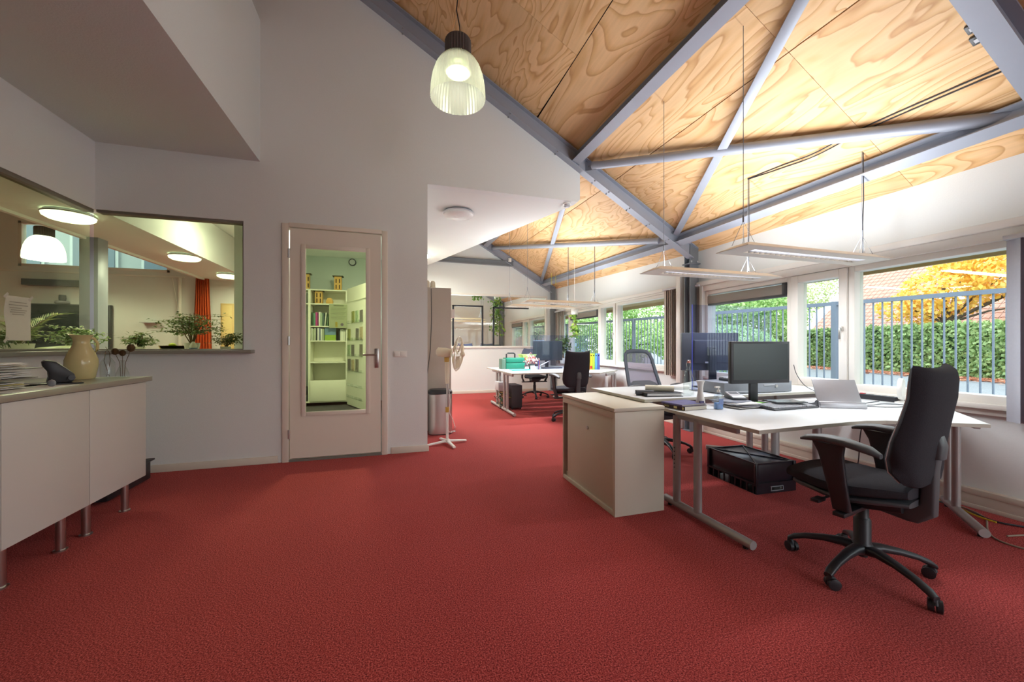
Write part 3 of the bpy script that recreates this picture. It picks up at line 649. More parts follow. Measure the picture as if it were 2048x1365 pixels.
G().tube((x0+.018, y0+.41, .53), (x0+.008, y0+.41, .53), .014, 16).tube((x0+.008, y0+.41, .53), (x0+.006, y0+.41, .53), .009, 12).build('lock', CHROME, r, world=True)
# ------------------------------------------------------------------ crate under the desk
r = thing('crate', 'upturned black plastic folding crate on the carpet under the near desk', 'crate', (2.94, 2.60, 0), math.radians(-3)); CRB = mat('crate_black', (30,26,34), .35, var=.1)
a, b = .195, .26
g = G()
for sx_, sy in ((0,0),): 
    g.box(-a+.012, a-.012, -b+.012, -b+.018, .07, .235).box(-a+.012, a-.012, b-.018, b-.012, .07, .235).box(-a+.012, -a+.018, -b+.012, b-.012, .07, .235).box(a-.018, a-.012, -b+.012, b-.012, .07, .235)
g.build('wall_panel', CRB, r, bev=.001)
g = G().box(-a+.012, a-.012, -b+.012, b-.012, .222, .230); g.build('base_panel', mat('crate_base', (70,78,92), .3), r, bev=.001)
g = G().beam((-a+.02,-b+.02,.234),(a-.02,b-.02,.234),.007,.010).beam((-a+.02,b-.02,.234),(a-.02,-b+.02,.234),.007,.010)
for p, q in (((-a+.012,-b+.012),(a-.012,-b+.012)),((a-.012,-b+.012),(a-.012,b-.012)),((a-.012,b-.012),(-a+.012,b-.012)),((-a+.012,b-.012),(-a+.012,-b+.012))): g.beam((*p,.234),(*q,.234),.012,.012)
g.build('rib', CRB, r)
for sx_ in (-1, 1):
    for sy in (-1, 1): G().box(sx_*(a-.008)-.012, sx_*(a-.008)+.012, sy*(b-.008)-.012, sy*(b-.008)+.012, .06, .24).build('corner_post', CRB, r, bev=.003)
g = G().box(-a-.004, a+.004, -b-.004, -b+.01, .068, .082).box(-a-.004, a+.004, b-.01, b+.004, .068, .082).box(-a-.004, -a+.01, -b+.01, b-.01, .068, .082).box(a-.01, a+.004, -b+.01, b-.01, .068, .082)
g.box(-a-.004, a+.004, -b-.004, b+.004, 0, .001)
for k in range(9): g.box(-a-.002, -a+.006, -b+.02+k*.06, -b+.035+k*.06, 0, .07); g.box(a-.006, a+.002, -b+.02+k*.06, -b+.035+k*.06, 0, .07)
for s in (-1, 1): g.box(-a, -.06, s*b-.004, s*b+.004, 0, .07).box(.06, a, s*b-.004, s*b+.004, 0, .07).box(-.06, .06, s*b-.004, s*b+.004, 0, .02).box(-.06, .06, s*b-.004, s*b+.004, .055, .07)
g.build('rim', CRB, r)
G().box(-.055, .055, -b-.012, -b-.006, .018, .024).box(-.055, .055, -b-.012, -b-.006, .05, .056).box(-.061, -.055, -b-.012, -b-.004, .018, .056).box(.055, .061, -b-.012, -b-.004, .018, .056).build('grip_frame', GREYP, r)
# ------------------------------------------------------------------ counter on the left
CW = mat('counter_door_white', (194,192,188), .4, var=.01, scale=4)
def counter_unit(label, y0, y1):
    r = thing('sideboard_unit', label, 'cabinet', (-2.0, (y0+y1)/2, 0), group='white counter units on round steel legs')
    G().box(-2.34, -1.762, y0+.001, y1-.001, .225, .908).build('carcass', CW, r, world=True, bev=.001)
    G().box(-1.760, -1.742, y0+.0015, y1-.0015, .218, .906).build('cabinet_door', CW, r, world=True, bev=.0012)
    for x in (-1.82, -2.27):
        for y in (y0+.10, y1-.09):
            g = G().tube((x, y, .008), (x, y, .226), .021, 20).lathe([(0,0),(.031,0),(.031,.008),(.022,.010),(0,.010)], 20, (x, y, 0)); g.build('leg', CHROME, r, world=True)
    return r
counter_unit('white counter unit on round steel legs at the end nearest the wall corner', 2.972, 3.525)
counter_unit('white counter unit on round steel legs in the middle of the visible counter', 2.42, 2.970)
counter_unit('white counter unit cut by the left edge of the picture', 1.82, 2.418)
g = G().box(-2.535, -1.722, 1.8, 3.565, .911, .945); tag(g.build('countertop', COUNTER, bev=.003), 'grey worktop lying over the white counter units on the left', 'worktop')
r = thing('black_bin', 'low black box on the carpet behind the end of the white counter', 'box', (-2.2, 3.9, 0))
G().box(-2.42, -2.02, 3.62, 4.16, .015, .17).build('body', BLACKP, r, world=True, bev=.01); G().box(-2.44, -2.0, 3.6, 4.18, .17, .185).build('lid', BLACKP, r, world=True, bev=.004)
# things on the counter
VAS = mat('cream_glaze', (206,192,140), .18, var=.06, scale=12)
r = thing('jug', 'tall cream glazed jug with a pinched spout on the grey worktop', 'jug', (-2.05, 3.42, .945), math.radians(70))
g = G(); H_ = .30; R = []
for rr, z, sp in [(.062,0,0),(.068,.008,0),(.076,.05,0),(.083,.095,0),(.082,.13,0),(.070,.17,0),(.055,.205,0),(.043,.235,0),(.040,.258,0),(.045,.278,.2),(.056,.295,.45),(.060,.302,.55),(.055,.300,.5),(.042,.275,.2),(.038,.25,0),(.04,.2,0)]:
    ring = []
    for i in range(32):
        t = 2*PI*i/32; q = rr*(1+sp*.45*math.exp(-((t-PI*.62)/.45)**2)); ring.append((q*math.cos(t), q*math.sin(t), z+(.010*math.exp(-((t-PI*.62)/.5)**2) if sp else 0)))
    R.append(ring)
g.rings(R, cap=False); g.add([(.06*math.cos(2*PI*i/32), .06*math.sin(2*PI*i/32), .003) for i in range(32)], [tuple(range(32))]); g.build('body', VAS, r)
G().path([(.045,.0,.285),(.075,0,.28),(.10,0,.245),(.098,0,.20),(.078,0,.165)], .009, 10).build('handle', VAS, r)
def bottle(name, label, cat, loc, prof, rs=None):
    r = thing(name, label, cat, loc); inner = [(max(rr-.003, .001), z+.003) for rr, z in prof[1:]][::-1]
    G().lathe([(.001, 0)]+prof+inner+[(.001, .006)], 28).build('glass_body', CLEAR, r); return r
r = bottle('glass_bottle', 'clear glass bottle with a wide shoulder holding dried stems, beside the cream jug', 'bottle', (-1.93, 3.46, .945), [(.034,0),(.040,.006),(.041,.095),(.038,.11),(.016,.145),(.014,.16),(.020,.172)])
G().path([(.01,.0,.01),(-.02,.0,.12),(-.01,0,.19),(.02,.01,.24)], .0016, 6).path([(-.01,.01,.01),(.015,.0,.12),(.01,0,.18),(.0,-.02,.22)], .0016, 6).build('stem', mat('dry_stem', (96,78,48), .8), r)
r = bottle('bud_vase', 'small clear flask holding three dried thistle heads on the worktop end', 'vase', (-1.835, 3.44, .945), [(.036,0),(.039,.008),(.036,.03),(.022,.07),(.013,.09),(.012,.115),(.015,.122)])
THI = mat('thistle_brown', (84,62,30), .9, var=.35, scale=220, bump=.6)
for p, q, s in (((-.01,0,.01),(-.042,0,.175),.019),((0,0,.01),(-.002,.005,.165),.018),((.01,0,.01),(.048,0,.200),.022)):
    st = G().path([p, ((p[0]+q[0])*.3,0,.11), q], .0016, 6).build('stem', mat('dry_stem', (96,78,48), .8), r); g = G(); g.ball((q[0],q[1],q[2]+.012), s, s, s*1.25, 14, 10)
    for k in range(60):
        a_ = random.uniform(0, 2*PI); b_ = random.uniform(-.8, 1.4); d = Vector((math.cos(a_)*math.cos(b_), math.sin(a_)*math.cos(b_), math.sin(b_))); c = Vector((q[0],q[1],q[2]+.012)); g.tube(c+d*s*.9, c+d*(s*1.28), .0016, 3, .0003)
    g.build('thistle_head', THI, st)
# hole punch
r = thing('hole_punch', 'large black hole punch standing on the worktop in front of the jug', 'punch', (-1.93, 3.02, .945), math.radians(35)); r.scale = (1.08,)*3
G().box(-.11, .10, -.075, .075, 0, .008).build('base', SHINY, r, bev=.003)
G().prism([(-.035,.008),(.055,.008),(.07,.03),(.066,.055),(.04,.085),(.0,.125),(-.035,.135),(-.052,.128),(-.048,.10),(-.03,.07),(-.028,.04)], -.06, .06, 'y').build('lever', BLACKP, r, bev=.008)
G().tube((.055, -.066, .035), (.055, .066, .035), .014, 14).build('hinge_pin', DGREY, r);
# letter tray with papers
r = thing('letter_tray', 'stack of letter trays full of papers at the left end of the worktop', 'tray', (-2.08, 2.62, .945))
WIRE = mat('smoked_tray', (92,86,78), .4)
for k, z in enumerate((.0, .055, .105)):
    g = G().box(-.19, .21, -.20, .16+.03*k, z, z+.004).box(-.19, .21, -.205, -.20, z, z+.03).box(-.19, -.185, -.20, .16, z, z+.03)
    t = g.build('tray', WIRE, r, bev=.001)
    for q in range(7):
        g = G(); zz = z+.006+q*.0042; a_ = random.uniform(-.12, .12); M = Matrix.Translation((.02+random.uniform(-.02,.02), -.02+random.uniform(-.02,.04), zz)) @ Matrix.Rotation(a_, 4, 'Z') @ Matrix.Rotation(random.uniform(-.02,.02), 4, 'X')
        g.box(-.15, .15, -.21*.9, .21*.9, 0, .0025, M); g.build('sheet_pile', [PAPER, mat('paper_old', (206,198,176), .8), mat('paper_yellow', (214,196,84), .8), mat('paper_grey', (168,166,158), .8)][[0,1,0,3,2,1,0][q] if k == 0 else [0,1,0][q % 3]], t)
tag(G().box(-1.93, -1.76, 2.50, 2.92, .9455, .9475).build('paper_sheet', PAPER), 'loose white sheet on the worktop in front of the letter trays', 'paper')
r = thing('stone', 'small grey lump beside the hole punch on the worktop', 'ornament', (-1.82, 2.82, .948)); g = G(); g.ball((0,0,.018), .018, .014, .020, 10, 7); g.build('body', GREYP, r)
# ------------------------------------------------------------------ things on the near desks
def monitor(label, loc, rz, w_, h_, zb, legm=BLACKP, bez=.018, stand=.0, tilt=0, back=False):
    r = thing('monitor', label, 'monitor', loc, rz, 'computer monitors')
    z0, z1 = zb, zb+h_
    G().box(-w_/2, w_/2, -.012, .022, z0, z1).build('housing', BLACKP if not back else DGREY, r, bev=.004)
    G().box(-w_/2+bez, w_/2-bez, -.0135, -.0115, z0+bez+.010, z1-bez).build('screen', SCREEN, r)
    g = G().box(-w_*.3, w_*.3, .022, .045, z0+.07, z1-.07); g.build('rear_bulge', DGREY, r, bev=.012)
    g = G().box(-.035, .035, .05, .075, .012, z0+h_*.55).box(-.04, .04, .03, .06, z0+h_*.4, z0+h_*.62); g.build('stand_neck', BLACKP, r, bev=.006)
    G().prism([(-.13,-.07),(.13,-.07),(.11,.12),(-.11,.12)], 0, .012, 'z').build('stand_foot', BLACKP, r, bev=.004)
    return r
monitor('black monitor with a dark screen facing the camera on the nearest desk', (2.69, 2.285, .72), math.radians(-6), .52, .32, .165)
r = monitor('dark monitor seen from behind, on the second desk behind the acrylic screen', (2.90, 3.00, .77), math.radians(-17+180), .54, .36, .165, back=True)
G().box(.02, .06, .0455, .047, .235, .25).build('white_sticker', WHITEP, r)
monitor('dark monitor with silver edge on the desk of the second bay', (3.00, 7.30, .72), math.radians(-4), .62, .40, .14, bez=.012)
# desktop computer lying flat
r = thing('desktop_computer', 'flat grey desktop computer lying on the second desk behind the near monitor', 'computer', (2.95, 2.62, .77))
G().box(2.58, 3.32, 2.51, 2.80, .775, .868).build('case', GREYP, r, world=True, bev=.005)
g = G().box(2.70, 2.86, 2.506, 2.511, .79, .795).box(3.0, 3.12, 2.506, 2.511, .835, .84); g.build('drive_slot', LGREY, r, world=True)
G().tube((3.14, 2.512, .825), (3.14, 2.504, .825), .013, 14).build('power_button', CHROME, r, world=True)
for x in (2.62, 3.28):
    for y in (2.55, 2.76): G().tube((x, y, .77), (x, y, .776), .01, 8).build('rubber_foot', BLACKP, r, world=True)
# acrylic screen
r = thing('acrylic_screen', 'clear acrylic sneeze screen with bluish edge standing behind the flat computer', 'screen', (3.0, 2.84, .77))
G().box(2.56, 3.50, 2.838, 2.843, .775, 1.54).build('clear_sheet', PLEXI, r, world=True, sm=0)
G().box(2.556, 2.56, 2.837, 2.844, .775, 1.54).build('sheet_edge', mat('blue_edge', (70,80,190), .3), r, world=True)
for x in (2.60, 3.44): G().box(x-.05, x+.05, 2.79, 2.89, .77, .777).build('foot_plate', GREYP, r, world=True, bev=.002)
# keyboards
def keyboard(label, loc, rz, m=DGREY):
    r = thing('keyboard', label, 'keyboard', loc, rz, 'keyboards on the near desks')
    G().prism([(-.075, 0), (.075, 0), (.075, .022), (-.075, .010)], -.215, .215, 'x').build('case', m, r, bev=.003)
    g = G()
    for j in range(6):
        y = -.062+j*.0235
        if j == 0: xs = [(-.205,-.17),(-.165,-.135),(-.13,-.10),(-.095,.03),(.035,.065),(.07,.10)]
        else: xs = [(-.205+i*.0205, -.205+i*.0205+.018) for i in range(15)]
        xs = xs+[(.115+i*.022, .115+i*.022+.019) for i in range(4)]
        for a_, b_ in xs: z = .012+(y+.075)*.08; g.box(a_, b_, y, y+.0195, z, z+.007)
    g.build('keys', mat('key_grey', (176,178,184), .5) if m == DGREY else LGREY, r, kind='stuff'); return r
keyboard('black computer keyboard with pale keys in front of the near monitor', (2.745, 2.11, .72), math.radians(1))
keyboard('keyboard leaning on the flat computer beneath the monitor seen from behind', (2.93, 2.65, .872), math.radians(8))
r = thing('tablet', 'black tablet in a cover lying across the keyboard on the near desk', 'tablet', (2.80, 2.17, .752), math.radians(-14))
G().box(-.12, .12, -.075, .075, 0, .009).build('body', BLACKP, r, bev=.003); G().box(-.11, .11, -.066, .066, .009, .0096).build('screen', SCREEN, r)
# laptop on its stand, seen from the back
r = thing('laptop', 'silver laptop propped open with its lid towards the camera on the near desk', 'laptop', (3.14, 2.03, .72), math.radians(-30))
G().box(-.14, .14, -.05, .16, .004, .018).build('base', LGREY, r, bev=.004)
Mt = Matrix.Translation((0, -.03, .02)) @ Matrix.Rotation(math.radians(-28), 4, 'X')
G().box(-.14, .14, -.006, .004, 0, .20, Mt).build('lid', mat('laptop_silver', (176,176,180), .35, .5), r, bev=.004)
G().box(-.145, .145, -.075, -.03, 0, .035).tube((-.145,-.05,.035),(.145,-.05,.035),.012).build('stand_lip', mat('laptop_silver', (176,176,180), .35, .5), r, bev=.003)
G().prism([(-.05, .0), (.10, .0), (.10, .008), (.0, .03), (-.02, .05), (-.034, .05)], -.15, -.146, 'x').build('side_arm', DGREY, r)
# power strip, small fan disc, cables
r = thing('power_strip', 'black power strip with a red switch on the desk near the big window', 'power strip', (3.84, 2.22, .72), math.radians(92))
G().box(-.17, .17, -.028, .028, 0, .042).build('body', BLACKP, r, bev=.005); G().box(.05, .08, -.012, .012, .042, .048).build('switch', mat('red_plastic', (190,30,44), .4), r)
for k in range(4): G().tube((-.13+k*.045,0,.042),(-.13+k*.045,0,.0435),.016,14).build('socket', SHINY, r)
def cable(label, pts, rad=.003, m=None, name='cable', cat='cable'):
    P = [Vector(p) for p in pts]; Q = []
    for i in range(len(P)-1):
        p0 = P[max(i-1, 0)]; p1 = P[i]; p2 = P[i+1]; p3 = P[min(i+2, len(P)-1)]
        for k in range(6):
            t = k/6; Q.append(.5*((2*p1)+(p2-p0)*t+(2*p0-5*p1+4*p2-p3)*t*t+(3*p1-p0-3*p2+p3)*t**3))
    Q.append(P[-1]); return tag(G().path(Q, rad, 6).build(name, m or BLACKP), label, cat)
z = .724
cable('loose black charger cable looping on the desk right of the laptop', [(3.33,2.08,z),(3.45,2.0,z),(3.62,2.02,z),(3.70,1.92,z),(3.55,1.88,z),(3.40,1.93,z),(3.36,2.02,z),(3.52,2.08,z),(3.75,2.12,z)])
cable('black cable lying behind the keyboard towards the laptop', [(2.9,2.36,z),(3.05,2.33,z),(3.2,2.30,z),(3.32,2.26,z),(3.5,2.3,z),(3.8,2.36,z)])
cable('black cable dropping from the monitor to the flat computer', [(3.46,2.60,1.0),(3.48,2.58,.90),(3.5,2.5,.80),(3.6,2.36,.73),(3.72,2.34,z)])
r = thing('desk_fan', 'small round white disc of a desk fan behind the black chair', 'fan', (3.86, 2.03, .72), math.radians(20))
G().tube((0,-.01,.11),(0,.02,.11),.085,28).build('cage', WHITEP, r, bev=.006); G().lathe([(0,0),(.05,0),(.05,.008),(.012,.014),(.01,.05),(0,.05)],16).build('foot', WHITEP, r)
cable('black cables hanging under the near desk to the trunking', [(3.30,1.95,.70),(3.33,2.0,.50),(3.36,2.03,.30),(3.42,2.1,.12),(3.55,2.2,.012),(3.8,2.3,.008),(3.97,2.5,.01)], .004)
cable('thin white cable loop under the near desk top', [(3.18,1.66,.697),(3.24,1.74,.66),(3.34,1.85,.65),(3.4,1.95,.69)], .003, WHITEP)
cable('grey cable coiled on the carpet at the right edge of the picture', [(3.95,1.75,.006),(3.85,1.58,.006),(3.60,1.46,.006),(3.47,1.36,.006),(3.5,1.22,.006),(3.7,1.1,.006),(3.95,1.05,.006),(3.97,1.2,.006),(3.8,1.33,.006),(3.6,1.38,.006)], .005, mat('grey_cable', (150,138,120), .5))
cable('black cables with a yellow plug run along the skirting at the right edge', [(3.95,2.0,.008),(3.90,1.8,.008),(3.85,1.62,.008),(3.82,1.5,.008),(3.9,1.38,.008),(3.84,1.28,.008),(3.94,1.1,.008)], .006)
cable('yellow network cable on the carpet near the right skirting', [(3.93,1.86,.012),(3.86,1.70,.012),(3.80,1.58,.012),(3.79,1.50,.012)], .006, mat('yellow_plastic', (206,176,40), .5))
r = thing('wall_socket', 'small white socket on the floor trunking behind the near chair', 'socket', (3.998, 1.97, .05)); G().box(3.985, 3.998, 1.93, 2.01, .03, .09).build('body', WHITEP, r, world=True, bev=.003)
# glass bottle, carafe, sanitiser
r = bottle('swing_top_bottle', 'clear glass swing-top bottle on the second desk', 'bottle', (2.28, 2.57, .77), [(.038,0),(.041,.01),(.041,.12),(.036,.15),(.018,.205),(.014,.24),(.015,.262)])
G().tube((0,0,.262),(0,0,.280),.013,14,.011).build('stopper', mat('red_seal', (186,120,110), .4), r); G().path([(.016,0,.23),(.022,0,.26),(.014,0,.285),(-.014,0,.285),(-.022,0,.26),(-.016,0,.23)], .0012, 6).build('wire_bail', CHROME, r)
r = thing('carafe', 'slim white tapered plastic carafe standing beside the books', 'carafe', (2.145, 2.30, .72)); 
G().lathe([(.001,0),(.036,0),(.037,.01),(.028,.06),(.019,.115),(.017,.14),(.022,.18),(.030,.196),(.026,.194),(.016,.15),(.001,.14)], 24).build('body', WHITEP, r)
G().box(-.034,-.0,-.0345,-.026,.035,.055).build('window_slot', mat('slot_purple', (90,80,120), .4), r)
r = thing('hand_sanitiser', 'clear pump bottle of blue hand gel beside the white carafe', 'bottle', (2.225, 2.215, .72))
g = G(); loft(g, [((0,0,.0),(.031,0,0),(0,.020,0),3),((0,0,.004),(.033,0,0),(0,.022,0),3),((0,0,.09),(.033,0,0),(0,.022,0),3),((0,0,.11),(.022,0,0),(0,.018,0),2.4),((0,0,.122),(.012,0,0),(0,.012,0),2)]); g.build('bottle_body', glass_mat('cloudy_plastic', (236,242,246), gloss=1.0, rough=.25, base=.16), r)
g = G(); loft(g, [((0,0,.003),(.030,0,0),(0,.019,0),3),((0,0,.045),(.030,0,0),(0,.019,0),3)]); g.build('gel', mat('blue_gel', (100,160,230), .2), r)
G().box(-.018,.020,-.0235,-.0225,.035,.075).build('front_label', mat('label_blue', (130,150,200), .5, var=.5, scale=120), r)
G().tube((0,0,.12),(0,0,.137),.011,14).tube((0,0,.137),(0,0,.155),.004,8).box(-.030,.008,-.007,.007,.152,.162).build('pump', WHITEP, r)
# books
def book(name, label, loc, rz, w_, d_, h_, cov, group=None, txt=None):
    r = thing(name, label, 'book', loc, rz, group)
    G().box(-w_/2+.003, w_/2-.003, -d_/2+.003, d_/2-.003, .0015, h_-.0015).build('page_block', mat('pages', (226,222,208), .8, var=.06, scale=300, stretch=(1,1,40)), r)
    G().box(-w_/2, w_/2, -d_/2, d_/2, 0, .0015).box(-w_/2, w_/2, -d_/2, d_/2, h_-.0015, h_).box(-w_/2, -w_/2+.0015, -d_/2, d_/2, 0, h_).build('cover', cov, r); return r
SP = mat('spine_dark_red', (56,26,34), .5)
b1 = book('thick_book', 'thick pale book with a dark printed spine, lower of two at the desk corner', (2.03, 2.325, .72), math.radians(5), .21, .20, .028, SP, 'books on the desk corner')
curve_text('spine_print', 'SASSI', .020, mat('spine_cream', (226,214,150), .6), b1, (-.107, .09, .014), (PI/2, 0, -PI/2))
G().box(-.1065, -.105, -.03, .0, .006, .022).box(-.1065,-.105,-.09,-.078,.006,.022).build('spine_mark', mat('spine_cream', (226,214,150), .6), b1)
b2 = book('thin_book', 'thin purple-blue covered book lying on top of the thick one', (2.035, 2.345, .7482), math.radians(7), .24, .19, .011, mat('purple_cover', (92,88,140), .35, var=.5, scale=26), 'books on the desk corner')
# pile of papers, notebooks, phone
cols = [(232,232,234),(206,204,200),(226,226,228),(140,140,150),(232,228,220),(196,198,206),(236,236,236),(120,124,136)]
for k in range(8):
    rz = math.radians(random.uniform(-25, 20)); x = 2.44+.035*random.uniform(-1, 1)+(.02*k if k < 4 else 0); y = 2.27+.03*random.uniform(-1, 1)
    g = G().box(-.105, .105, -.148*.7, .148*.7, 0, .0052); o = g.build('notebook', mat('pile_%d' % k, cols[k], .7, var=.15, scale=30), bev=.001); o.location = (x, y, .7205+k*.0056); o.rotation_euler = (0,0,rz)
    tag(o, ['white pad at the bottom of the paper pile by the sanitiser','light grey folder second in the paper pile by the sanitiser','white magazine third from the bottom of the paper pile','slate notebook in the middle of the paper pile','cream pad just above the slate notebook in the pile','bluish-grey leaflet third from the top of the paper pile','white leaflet second from the top of the paper pile','dark grey notebook on top of the paper pile under the calculator'][k], 'notebook', 'pile of pads and papers by the near monitor')
r = thing('calculator', 'grey desk calculator tilted on top of the paper pile', 'calculator', (2.50, 2.33, .768), math.radians(-20))
G().prism([(-.07,0),(.07,0),(.07,.045),(-.07,.012)], -.05, .05, 'x').build('body', DGREY, r, bev=.003)
Mt = Matrix.Translation((0,0,.030)) @ Matrix.Rotation(math.atan(.033/.14), 4, 'X')
G().box(-.045,.045,-.065,.065,-.001,.002,Mt).build('face', LGREY, r); G().box(-.032,.032,.01,.05,.002,.003,Mt).build('display', DGREY, r)
tag(G().tube((2.665,2.30,.732),(2.73,2.245,.732),.009,10).build('highlighter', mat('neon_green', (130,230,50), .4)), 'bright green highlighter pen left of the keyboard', 'pen')
# binder with rolls of paper on the second desk
r = thing('ring_binder', 'black ring binder lying flat under rolled papers at the left of the second desk', 'binder', (2.08, 2.66, .77), math.radians(-12))
G().box(-.16,.14,-.10,.12,0,.004).box(-.16,.14,-.10,.12,.026,.030).box(-.164,-.16,-.10,.12,0,.03).build('cover', BLACKP, r, bev=.002); G().box(-.15,.13,-.09,.11,.005,.024).build('sheets', PAPER, r)
def roll(label, p, q, rad, m=PAPER):
    g = G(); d = Vector(q)-Vector(p); R = []
    P = [(g.ring(e, d, rad, 20)) for e in (p, q)]; I = [(g.ring(e, d, rad*.82, 20)) for e in (q, p)]
    g.rings([P[0], P[1], I[0], I[1]], closed=True); tag(g.build('paper_roll', m), label, 'paper roll', 'rolled papers on the second desk')
roll('rolled white paper with a curled brown end on the binder', (1.98,2.72,.826), (2.16,2.60,.826), .024, mat('paper_cream', (226,222,200), .7))
roll('longer rolled white sheet right of the brown-ended roll', (2.12,2.74,.822), (2.36,2.66,.822), .021)
roll('dark rolled tube at the left edge of the binder', (1.88,2.70,.793), (2.00,2.64,.793), .022, DGREY)
# ------------------------------------------------------------------ second bay desk things
r = thing('tool_case', 'teal plastic tool case with black handle on the left end of the far desks', 'case', (2.06, 7.12, .72), math.radians(0)); TEAL = mat('teal_plastic', (28,128,104), .4, var=.05)
G().box(-.02,.36,-.10,.14,0,.115).build('lower_shell', TEAL, r, bev=.012); G().box(-.02,.36,-.10,.14,.12,.21).build('lid', TEAL, r, bev=.012); G().box(-.10,-.02,-.09,.13,0,.19).build('end_panel', mat('teal_grey', (90,120,104), .5), r, bev=.01)
G().path([(.02,.02,.20),(.02,.02,.28),(.05,.02,.30),(.16,.02,.30),(.19,.02,.28),(.19,.02,.20)], .014, 10).build('handle', BLACKP, r)
tag(G().box(2.02,2.42,6.52,6.78,.7205,.732).build('folder', mat('turquoise', (60,190,176), .5), bev=.002), 'turquoise folder lying in front of the green tool case', 'folder')
r = thing('bowl', 'lime green square bowl behind the tool case', 'bowl', (2.55, 7.28, .72)); G().prism([(-.12,-.10),(.12,-.10),(.12,.10),(-.12,.10)], .0, .02, 'z').build('foot', WHITEP, r)
g = G(); g.rings([[(-s,-s,z),(s,-s,z),(s,s,z),(-s,s,z)] for s, z in ((.09,.15),(.15,.27),(.145,.27),(.085,.155))], closed=True); g.build('basin', mat('lime', (196,220,120), .5), r, sm=0); G().box(-.05,.05,-.05,.05,.02,.155).build('stand', CLEAR, r)
r = thing('flower_pot', 'pot of red and white flowers on the second bay desk', 'plant', (2.47, 6.80, .72)); G().lathe([(.001,0),(.05,0),(.06,.10),(.055,.10),(.001,.08)],18).build('pot', DGREY, r)
n = 160; c = np.array([0,0,.17])+rng.normal(0,1,(n,3))*[.055,.045,.05]; leafmesh('petals', leafmat('petals', ((220,214,208),(236,230,226),(190,60,70),(90,110,80))), c, rng.normal(0,1,(n,3)), rng.normal(0,1,(n,3)), .05, .03, r)
r = thing('pen_pot', 'clear pen pot in front of the far monitor', 'pot', (2.56, 6.66, .72)); G().lathe([(.001,0),(.045,0),(.045,.11),(.042,.11),(.042,.004),(.001,.004)],18).build('cup', CLEAR, r)
for k in range(4): G().tube((.01*k-.015,0,.01),(.02*k-.03,.01*(k-2),.17),.004,6).build('pen', [BLACKP,mat('blue_pen',(40,70,170)),mat('red_plastic',(190,30,44)),GREYP][k], r)
r = thing('mug', 'white mug at the front of the second bay desk', 'mug', (2.38, 6.50, .72)); G().lathe([(.001,0),(.038,0),(.04,.085),(.036,.085),(.034,.006),(.001,.006)],20).build('body', WHITEP, r); G().path([(.038,0,.07),(.06,0,.06),(.06,0,.03),(.038,0,.02)],.005,8).build('handle', WHITEP, r)
tag(G().beam((2.62,6.98,.74),(2.85,6.9,.86),.16,.004).build('document', PAPER), 'tilted white document leaning under the far monitor', 'paper')
tag(G().box(2.75,3.15,6.9,7.05,.7205,.74).build('far_keyboard', DGREY, bev=.003), 'dark keyboard in front of the far monitor', 'keyboard')
BC = [((238,150,40),'orange'),((228,200,40),'yellow'),((170,200,60),'lime'),((90,160,210),'light blue'),((80,90,170),'dark blue')]
for k, (c, nme) in enumerate(BC):
    r = thing('magazine_file', '%s magazine file in the row right of the black chair' % nme, 'file', (3.44+k*.052, 6.52, .72), group='coloured magazine files'); m = mat('file_'+nme, c, .5)
    G().prism([(-.12,.0),(.12,.0),(.12,.24),(-.12,.30)], -.024, .024, 'x').build('body', m, r, bev=.002); G().tube((0,-.121,.26),(0,-.1205,.26),.012,12).build('finger_hole', SHINY, r)
    if k < 2: G().box(-.02,.02,-.122,-.1205,.02,.07).build('front_label', mat('red_plastic',(190,30,44)), r)
r = thing('computer_tower', 'dark computer tower with cables under the far desks', 'computer', (2.12, 7.0, 0)); G().box(2.06,2.26,6.72,7.14,.03,.44).build('case', DGREY, r, world=True, bev=.006)
for a_ in (2.08,2.24):
    for b_ in (6.76,7.1): G().tube((a_,b_,0),(a_,b_,.03),.012,8).build('foot', BLACKP, r, world=True)
r = thing('cable_bundle', 'tangled cables and power leads hanging below the left end of the far desks', 'cables', (1.95, 6.95, 0)); CB = [mat('cable_yellow', (190,170,90), .5), mat('cable_grey', (150,146,136), .5), mat('cable_green', (90,130,100), .5), DGREY]
for k in range(14):
    x = 1.88+random.uniform(0,.12); pts = []
    for j in range(9): pts.append((x+random.uniform(-.07,.07), 6.95+random.uniform(-.24,.24)*(1 if j else .3), .36-.042*j+random.uniform(-.03,.03)))
    pts = [(p[0], p[1], max(p[2], .012)) for p in pts]; G().path(pts, .0065, 6).build('cable', CB[k % 4], r, world=True)
G().box(1.83,2.0,6.80,7.06,.34,.50).build('cable_tray', LGREY, r, world=True, bev=.01)
# acrylic screen on the far desks
r = thing('acrylic_screen', 'clear acrylic screen behind the monitor of the second bay', 'screen', (3.0, 7.0, .72)); G().box(2.45,3.65,6.80,6.805,.73,1.36).build('clear_sheet', PLEXI, r, world=True, sm=0)
for x in (2.5,3.6): G().box(x-.04,x+.04,6.75,6.85,.72,.73).build('foot_plate', GREYP, r, world=True)
